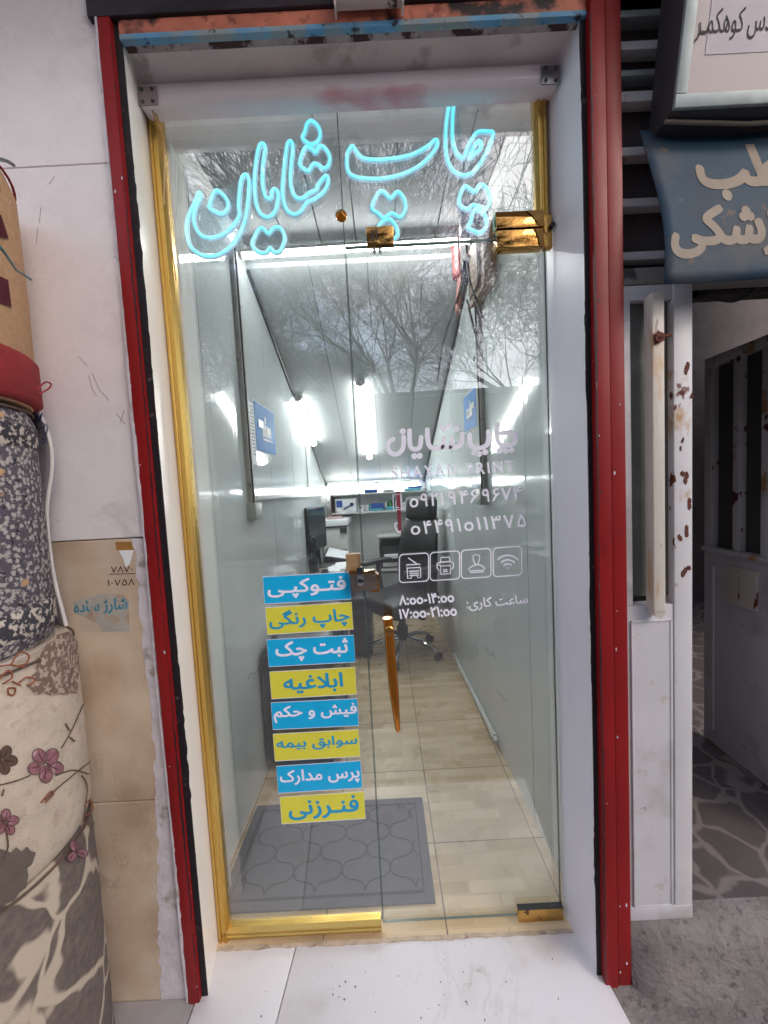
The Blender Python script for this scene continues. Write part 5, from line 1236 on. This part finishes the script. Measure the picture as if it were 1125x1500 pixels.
# foam sheet curled behind the rolls
t = thing('foam_sheet', 'curled white foam sheet with pen marks between carpets and wall', 'sheet', (-.78, .96, 1.12))
ed = [(38, 570), (60, 610), (74, 650), (76, 690), (69, 740), (71, 790), (80, 850), (97, 917)]
E1 = crom([at(x, y, .945) for x, y in ed], 6, False)
b = MB()
def fs(u, v):
    i = v * (len(E1) - 1); k = min(int(i), len(E1) - 2); p = E1[k].lerp(E1[k + 1], i - k)
    return p + Vector((-.19 * u, .045 * math.sin(u * 1.5), 0))
b.grid(fs, 8, 30); o = b.build('sheet', 'foamshade', t, smooth=60); md = o.modifiers.new('s', 'SOLIDIFY'); md.thickness = .006; md.offset = 1
b = MB(); b.tube(E1, .0042, 8); b.build('sheet_edge', 'foam', t)
b = MB()
def zH(P): return [at(x / 3, 200 + y / 3, .938) for x, y in P]
for P in ([(160, 1210), (168, 1245), (185, 1215), (178, 1245)], [(178, 1250), (195, 1265), (190, 1282), (170, 1285)], [(200, 1262), (210, 1285), (195, 1310), (185, 1300)], [(185, 1335), (195, 1325), (200, 1338), (190, 1347), (183, 1338)], [(160, 1225), (175, 1235)]): b.tube(crom(zH(P), 4, False), .0011, 5)
b.build('pen_marks', 'navy', t)
wire([at(-8, 352, .58), at(8, 372, .60), at(24, 395, .72), at(34, 402, .76), at(46, 410, .8)], .002, 'tealwire', 'teal string tied around the tan carpet roll')
wire([at(-5, 232, .62), at(10, 236, .7), at(20, 242, .75)], .003, 'dkgrey', 'dark cable end at the top of the carpet stack')
wire([at(54, 572, .76), at(66, 560, .8), at(75, 563, .82), at(70, 570, .8), at(56, 578, .77)], .0016, 'cred', 'red thread loop at the hem of the tan carpet')

# ================================================================== RIGHT: NEIGHBOUR'S DOORWAY
SZ = .164
b = MB()
PF = [(.925, -.03), (.932, .0), (.945, .04), (.953, .08), (.958, .115), (.966, .14), (.978, .156), (.995, .163), (1.02, SZ), (1.04, SZ)]
def stepf(u, v):
    y, z = PF[min(9, int(round(v * 9)))]; x = .6225 + 3.2 * u
    n1 = noise.noise(Vector((x * 9, y * 14, z * 14))) * .010 + noise.noise(Vector((x * 30, z * 40, 3))) * .004
    k = 1 if v < .75 else 0; e = max(0, 1 - (x - .6225) / .09) ** 2      # the step dies away behind the red post
    return Vector((x, y + n1 * k + .055 * e * (1 - v), z + n1 * .5 * k))
b.grid(stepf, 260, 9)
b.box(.6225, 4, .995, 1.04, -.05, SZ - .008)
tag(b.build('concrete_step', 'stepcon', smooth=60), 'rough concrete step under the white neighbouring door', 'step')
b = MB(); b.box(.624, 4, 1.041, 4, SZ - .2, SZ - .001); struct(b.build('neighbour_floor', 'flag', smooth=0))
t = thing('neighbour_entrance', 'dark entrance passage behind the neighbouring white door', 'entrance', (1.6, 2.2, SZ))
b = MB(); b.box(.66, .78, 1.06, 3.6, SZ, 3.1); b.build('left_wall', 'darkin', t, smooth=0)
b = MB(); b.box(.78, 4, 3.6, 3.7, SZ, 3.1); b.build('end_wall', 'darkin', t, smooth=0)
b = MB(); b.box(.66, 4, 1.06, 2.7, 2.55, 3.1); b.build('passage_ceiling', 'darkin', t, smooth=0)  # ends before the end wall, the gap is added to let daylight in
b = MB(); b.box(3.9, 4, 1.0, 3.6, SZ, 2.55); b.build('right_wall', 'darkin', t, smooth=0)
# white steel door frame with frosted side light
t = thing('steel_side_panel', 'white steel side panel of the neighbouring door with chipped paint', 'door frame', (.72, FY, SZ))
X0, X1, ZT2 = .6235, .803, 1.882
zm = 1.06
ps = lambda x, z, Y=FY: None
b = MB(); b.box(X0, .648, FY, FY + .04, zm, ZT2); b.build('stile', 'whiteclean', t, bevel=.003)
b = MB(); b.box(.755, X1, FY - .004, FY + .045, SZ, ZT2); b.build('stile', 'white', t, bevel=.004)
b = MB(); b.box(.648, .755, FY, FY + .04, 1.80 + .045, ZT2); b.build('rail', 'whiteclean', t, bevel=.003)
b = MB(); b.box(.648, .755, FY + .018, FY + .026, zm + .02, 1.846); b.build('frosted_pane', 'frost', t, smooth=0)
b = MB(); b.box(X0, .755, FY, FY + .04, SZ + .04, zm); b.build('lower_panel', 'whiteclean', t, bevel=.003)
r0, r1 = at(923, 909, FY), at(985, 1325, FY)
b = MB()
for (a_, c_, z0, z1) in ((r0.x, r0.x + .006, r1.z, r0.z), (r1.x - .006, r1.x, r1.z, r0.z), (r0.x, r1.x, r0.z - .006, r0.z), (r0.x, r1.x, r1.z, r1.z + .006)):
    b.box(a_, c_, FY - .005, FY - .0005, z0, z1)
b.build('panel_moulding', 'whiteclean', t, bevel=.002)
b = MB(); b.box(r0.x + .0065, r1.x - .0065, FY - .0025, FY - .0005, r1.z + .0065, r0.z - .0065); b.build('panel_inset', 'whiteclean', t)
b = MB(); b.box(X0, X1, FY - .006, FY + .05, SZ, SZ + .04); b.build('bottom_rail', 'whiteclean', t, bevel=.004)
b = MB(); pt, pb_ = at(964, 428, FY - .03), at(964, 895, FY - .03)
b.box(pt.x - .017, pt.x + .013, FY - .034, FY - .001, pb_.z, pt.z); bar = b.build('bar_latch', 'whiterust', t, bevel=.004)
b = MB(); b.hexa([(pt.x - .012, FY - .03, pb_.z - .012), (pt.x + .004, FY - .03, pb_.z - .022), (pt.x + .004, FY - .004, pb_.z - .022), (pt.x - .012, FY - .004, pb_.z - .012), (pt.x - .017, FY - .034, pb_.z), (pt.x + .013, FY - .034, pb_.z), (pt.x + .013, FY - .001, pb_.z), (pt.x - .017, FY - .001, pb_.z)]); b.build('latch_tip', 'whiterust', bar)
b = MB(); hp2 = at(965, 495, FY - .036); b.tube([hp2 + Vector((-.012, 0, 0)), hp2 + Vector((.0, -.006, .0)), hp2 + Vector((.03, .0, .006))], .004, 6); b.lathe([(.012, 0), (.012, .006)], hp2, 12, Matrix.Rotation(R(90), 3, 'X')); b.build('latch_pin', 'rust', bar)
# rust chips as raised paint losses on the stile
b = MB(); rc = random.Random(5)
for (px, py, sz) in ((1006, 540, 12), (999, 575, 8), (989, 597, 6), (1000, 645, 6), (997, 657, 5), (1005, 700, 12), (1000, 694, 8), (1010, 738, 11), (1006, 778, 11), (996, 788, 9), (1002, 838, 13), (1009, 832, 8), (1013, 580, 6), (960, 497, 10), (966, 490, 9)):
    c = at(px, py, FY - (.0365 if px < 975 else .0045)); P = []
    for k in range(20):
        a = 2 * math.pi * k / 20; q = sz * .0008 * (1 + .35 * math.sin(2 * a + sz) + rc.uniform(-.22, .22)); P.append(c + Vector((q * math.cos(a) * .7, -.0006, q * math.sin(a) * 1.3)))
    b = MB(); b.prism(P, (0, .0012, 0)); b.build('rust_chip', 'rust', t, smooth=0)
# inner door leaf standing open
A0, A1 = atz(1037, 1078, SZ + .01), atz(1125, 1147, SZ + .01)
dirv = (A1 - A0).normalized(); A2 = A0 + dirv * .62
t = thing('open_door_leaf', 'dirty white steel door with barred window standing open inside the entrance', 'door', A0)
nrm = Vector((-dirv.y, dirv.x, 0)); nrm = nrm if nrm.x < 0 else -nrm
ztop = 2.03
ax = lambda s, z, o=0: A0 + dirv * s + Vector((0, 0, z - A0.z)) + nrm * o
def slab(b, s0, s1, z0, z1, o0, o1): b.hexa([ax(s0, z0, o0), ax(s1, z0, o0), ax(s1, z0, o1), ax(s0, z0, o1), ax(s0, z1, o0), ax(s1, z1, o0), ax(s1, z1, o1), ax(s0, z1, o1)])
zw0 = atx(1040, 805, A0.x + .01).z
zt_ = atx(1037, 527, A0.x).z
L2 = .62
b = MB(); slab(b, 0, L2, SZ + .012, zw0, -.02, .02); b.build('lower_sheet', 'whiteclean', t, bevel=.004)
b = MB(); slab(b, 0, .035, zw0, zt_ - .04, -.02, .02); b.build('stile', 'white', t, bevel=.004)
b = MB(); slab(b, L2 - .04, L2, zw0, zt_ - .04, -.02, .02); b.build('stile', 'white', t, bevel=.004)
b = MB(); slab(b, 0, L2, zt_ - .04, zt_, -.02, .02); b.build('top_rail', 'white', t, bevel=.004)
for k in range(4): b = MB(); s0 = .14 + k * .12; slab(b, s0, s0 + .03, zw0 + .02, zt_ - .04, -.012, .018); b.build('window_bar', 'white', t, bevel=.003)
b = MB(); slab(b, .0, L2, zw0, zw0 + .02, -.02, .035); b.build('window_ledge', 'white', t, bevel=.003)
b = MB(); slab(b, .035, L2 - .04, zw0 + .02, zt_ - .04, -.018, -.0135); b.build('pane', mat('dusty_pane', '4A4846', .4, var=.15), t, smooth=0)
b = MB(); slab(b, .13, .26, zw0 - .2, zw0 - .04, .0205, .03); b.build('lock_plate', 'whiterust', t, bevel=.003)
for s in (.05, .56): b = MB(); slab(b, s, s + .008, SZ + .08, zw0 - .06, .0205, .025); b.build('pressed_ridge', 'white', t)
# header and bars above
t = thing('window_grille', 'old grille of pale horizontal bars over the dark opening above the neighbouring door', 'grille', (.9, FY, 1.9))
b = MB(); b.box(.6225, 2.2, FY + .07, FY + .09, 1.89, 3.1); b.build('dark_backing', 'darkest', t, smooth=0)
b = MB(); b.box(.6225, 2.2, FY + .0, FY + .05, 1.884, 1.925); b.build('header', mat('grey_header', '7A7674', .7, var=.15, spots=[('3A3634', 14, .58, .66)]), t, bevel=.003)
for z, hgt, m_ in ((1.955, .02, 'white'), (2.085, .02, 'white'), (2.208, .02, 'white'), (2.335, .024, 'white'), (2.395, .014, 'alum'), (2.455, .02, 'white'), (2.53, .016, 'alum'), (2.64, .02, 'white')):
    b = MB(); b.box(.6225, 2.2, FY + .02, FY + .05, z, z + hgt); b.build('bar', m_, t, bevel=.002)
b = MB(); b.tube([(.628 + .006 * math.sin(k * .7), FY + .01, 2.15 - .018 * k) for k in range(12)], .0012, 5); b.build('string', 'ccream', t)
# light box sign, leaning forward
zb0, zb1 = 2.225, 2.95
fy = lambda z: .925 - .19 * (z - zb0)
t = thing('lightbox_sign', 'white framed sign box with black Persian handwriting above the neighbouring door', 'sign', (1.2, .95, zb0))
xl, xr = .700, 1.75
b = MB(); b.hexa([(xl, fy(zb0) + .004, zb0), (xr, fy(zb0) + .004, zb0), (xr, fy(zb0) + .085, zb0 - .006), (xl, fy(zb0) + .085, zb0 - .006), (xl, fy(zb1) + .004, zb1), (xr, fy(zb1) + .004, zb1), (xr, fy(zb1) + .09, zb1), (xl, fy(zb1) + .09, zb1)]); b.build('box', 'lbside', t, bevel=.003)
def lp(x, z, o=0): return Vector((x, fy(z) - o, z))
def lpan(b, x0, x1, z0, z1, o0, o1): b.hexa([lp(x0, z0, o1), lp(x1, z0, o1), lp(x1, z0, o0), lp(x0, z0, o0), lp(x0, z1, o1), lp(x1, z1, o1), lp(x1, z1, o0), lp(x0, z1, o0)])
b = MB(); lpan(b, xl + .026, xr - .026, zb0 + .026, zb1 - .026, -.003, .002); b.build('face', 'lbface', t, smooth=0)
for x0, x1, z0, z1 in ((xl, xr, zb0, zb0 + .025), (xl, xl + .025, zb0 + .0255, zb1 - .0255), (xr - .025, xr, zb0 + .0255, zb1 - .0255), (xl, xr, zb1 - .025, zb1)):
    b = MB(); lpan(b, x0, x1, z0, z1, -.003, .006); b.build('frame_strip', 'alum', t, bevel=.002)
b = MB(); lpan(b, .756, 1.45, 2.318, 2.445, .0022, .0030); b.build('name_strip', 'lbpaper', t, smooth=0)
def onlp(x, z): return lp(x, z, .0032)
def sx_(px, py):   # pixel -> sign plane
    dd = ray(px, py); y = .9
    for _ in range(12): p = CP + dd * (y / dd.y); y = fy(p.z) - .0032
    return p
q0, q1 = sx_(1018, 55), sx_(1125, 25)
tw = 1.36 * (q1.x - q0.x)
zt0, zt1 = sx_(1018, 62).z, sx_(1035, 12).z
lettering('handwriting', shape('مهندس کوهکمـر'), [onlp(q0.x, zt1), onlp(q0.x + tw, zt1), onlp(q0.x + tw, zt0), onlp(q0.x, zt0)], 'ink', t, .004, lift=.0003)
b = MB(); b.tube([(xl - .002, fy(zb0) + .02, zb0 - .006), (.9, fy(zb0) + .03, zb0 - .012), (1.2, fy(zb0) + .03, zb0 - .006), (1.7, fy(zb0) + .03, zb0 - .008)], .005, 6); b.build('sealing_strip', mat('yellowed_strip', '7C7266', .7), t)
# bent blue metal sign
t = thing('metal_sign', 'bent weathered blue metal sign with beige Persian lettering under the sign box', 'sign', (1.1, .95, 1.86))
bz0, bz1 = 1.846, 2.24
def bfn(x, z):
    v = (z - bz0) / (bz1 - bz0); return Vector((x + .004 * math.sin(v * 6), .918 + .075 * v ** 1.4 - .012 * math.sin(v * math.pi) + .006 * math.sin(x * 9), z + (.004 * math.sin(x * 7) if v < .02 else 0)))
b = MB(); b.grid(lambda u, v: bfn(.672 + .016 * (1 - v) * 0 + 1.0 * u, bz0 + (bz1 - bz0) * v), 40, 16); o = b.build('sheet', 'bsign', t, smooth=60); md = o.modifiers.new('s', 'SOLIDIFY'); md.thickness = .003; md.offset = 0
def bx_(px, py):
    dd = ray(px, py); y = .93
    for _ in range(15): p = CP + dd * (y / dd.y); y = bfn(p.x, p.z).y
    return p
def bfit(name, s, xl_, zlo, zhi, width, bold):
    lettering(name, shape(s), [None] * 4, 'letter', t, bold, lift=.0025, fn=lambda u, v: bfn(xl_ + width * u, zlo + (zhi - zlo) * v))
a, c = bx_(1024, 270), bx_(1125, 265)
bfit('lettering_upper', 'مطب', a.x, bx_(1040, 296).z, bx_(1090, 213).z, (c.x - a.x) * 1.75, .045)
a, c = bx_(980, 375), bx_(1125, 360)
bfit('lettering_lower', 'پزشکی', a.x, bx_(990, 386).z, bx_(1070, 300).z, (c.x - a.x) * 1.28, .045)
b = MB(); b.prism([bfn(.674, bz0 + .003) + Vector((0, -.001, 0)), bfn(.70, bz0 + .002) + Vector((0, -.001, 0)), bfn(.69, bz0 + .016) + Vector((0, -.001, 0)), bfn(.677, bz0 + .03) + Vector((0, -.001, 0))], (0, .0006, 0)); b.build('pink_corner', 'pinkprimer', t, smooth=0)
wire([at(1030, 432, 1.06), at(1050, 438, 1.06), at(1070, 442, 1.06), at(1090, 436, 1.06), at(1105, 424, 1.06), at(1130, 415, 1.06)], .003, 'cable', 'black cable sagging under the blue sign')
b = MB(); pc = at(1026, 424, 1.06); b.box(pc.x - .012, pc.x + .018, 1.05, 1.075, pc.z - .02, pc.z + .02); tag(b.build('cable_box', 'blackpl', bevel=.003), 'small black cable box under the blue sign', 'box')
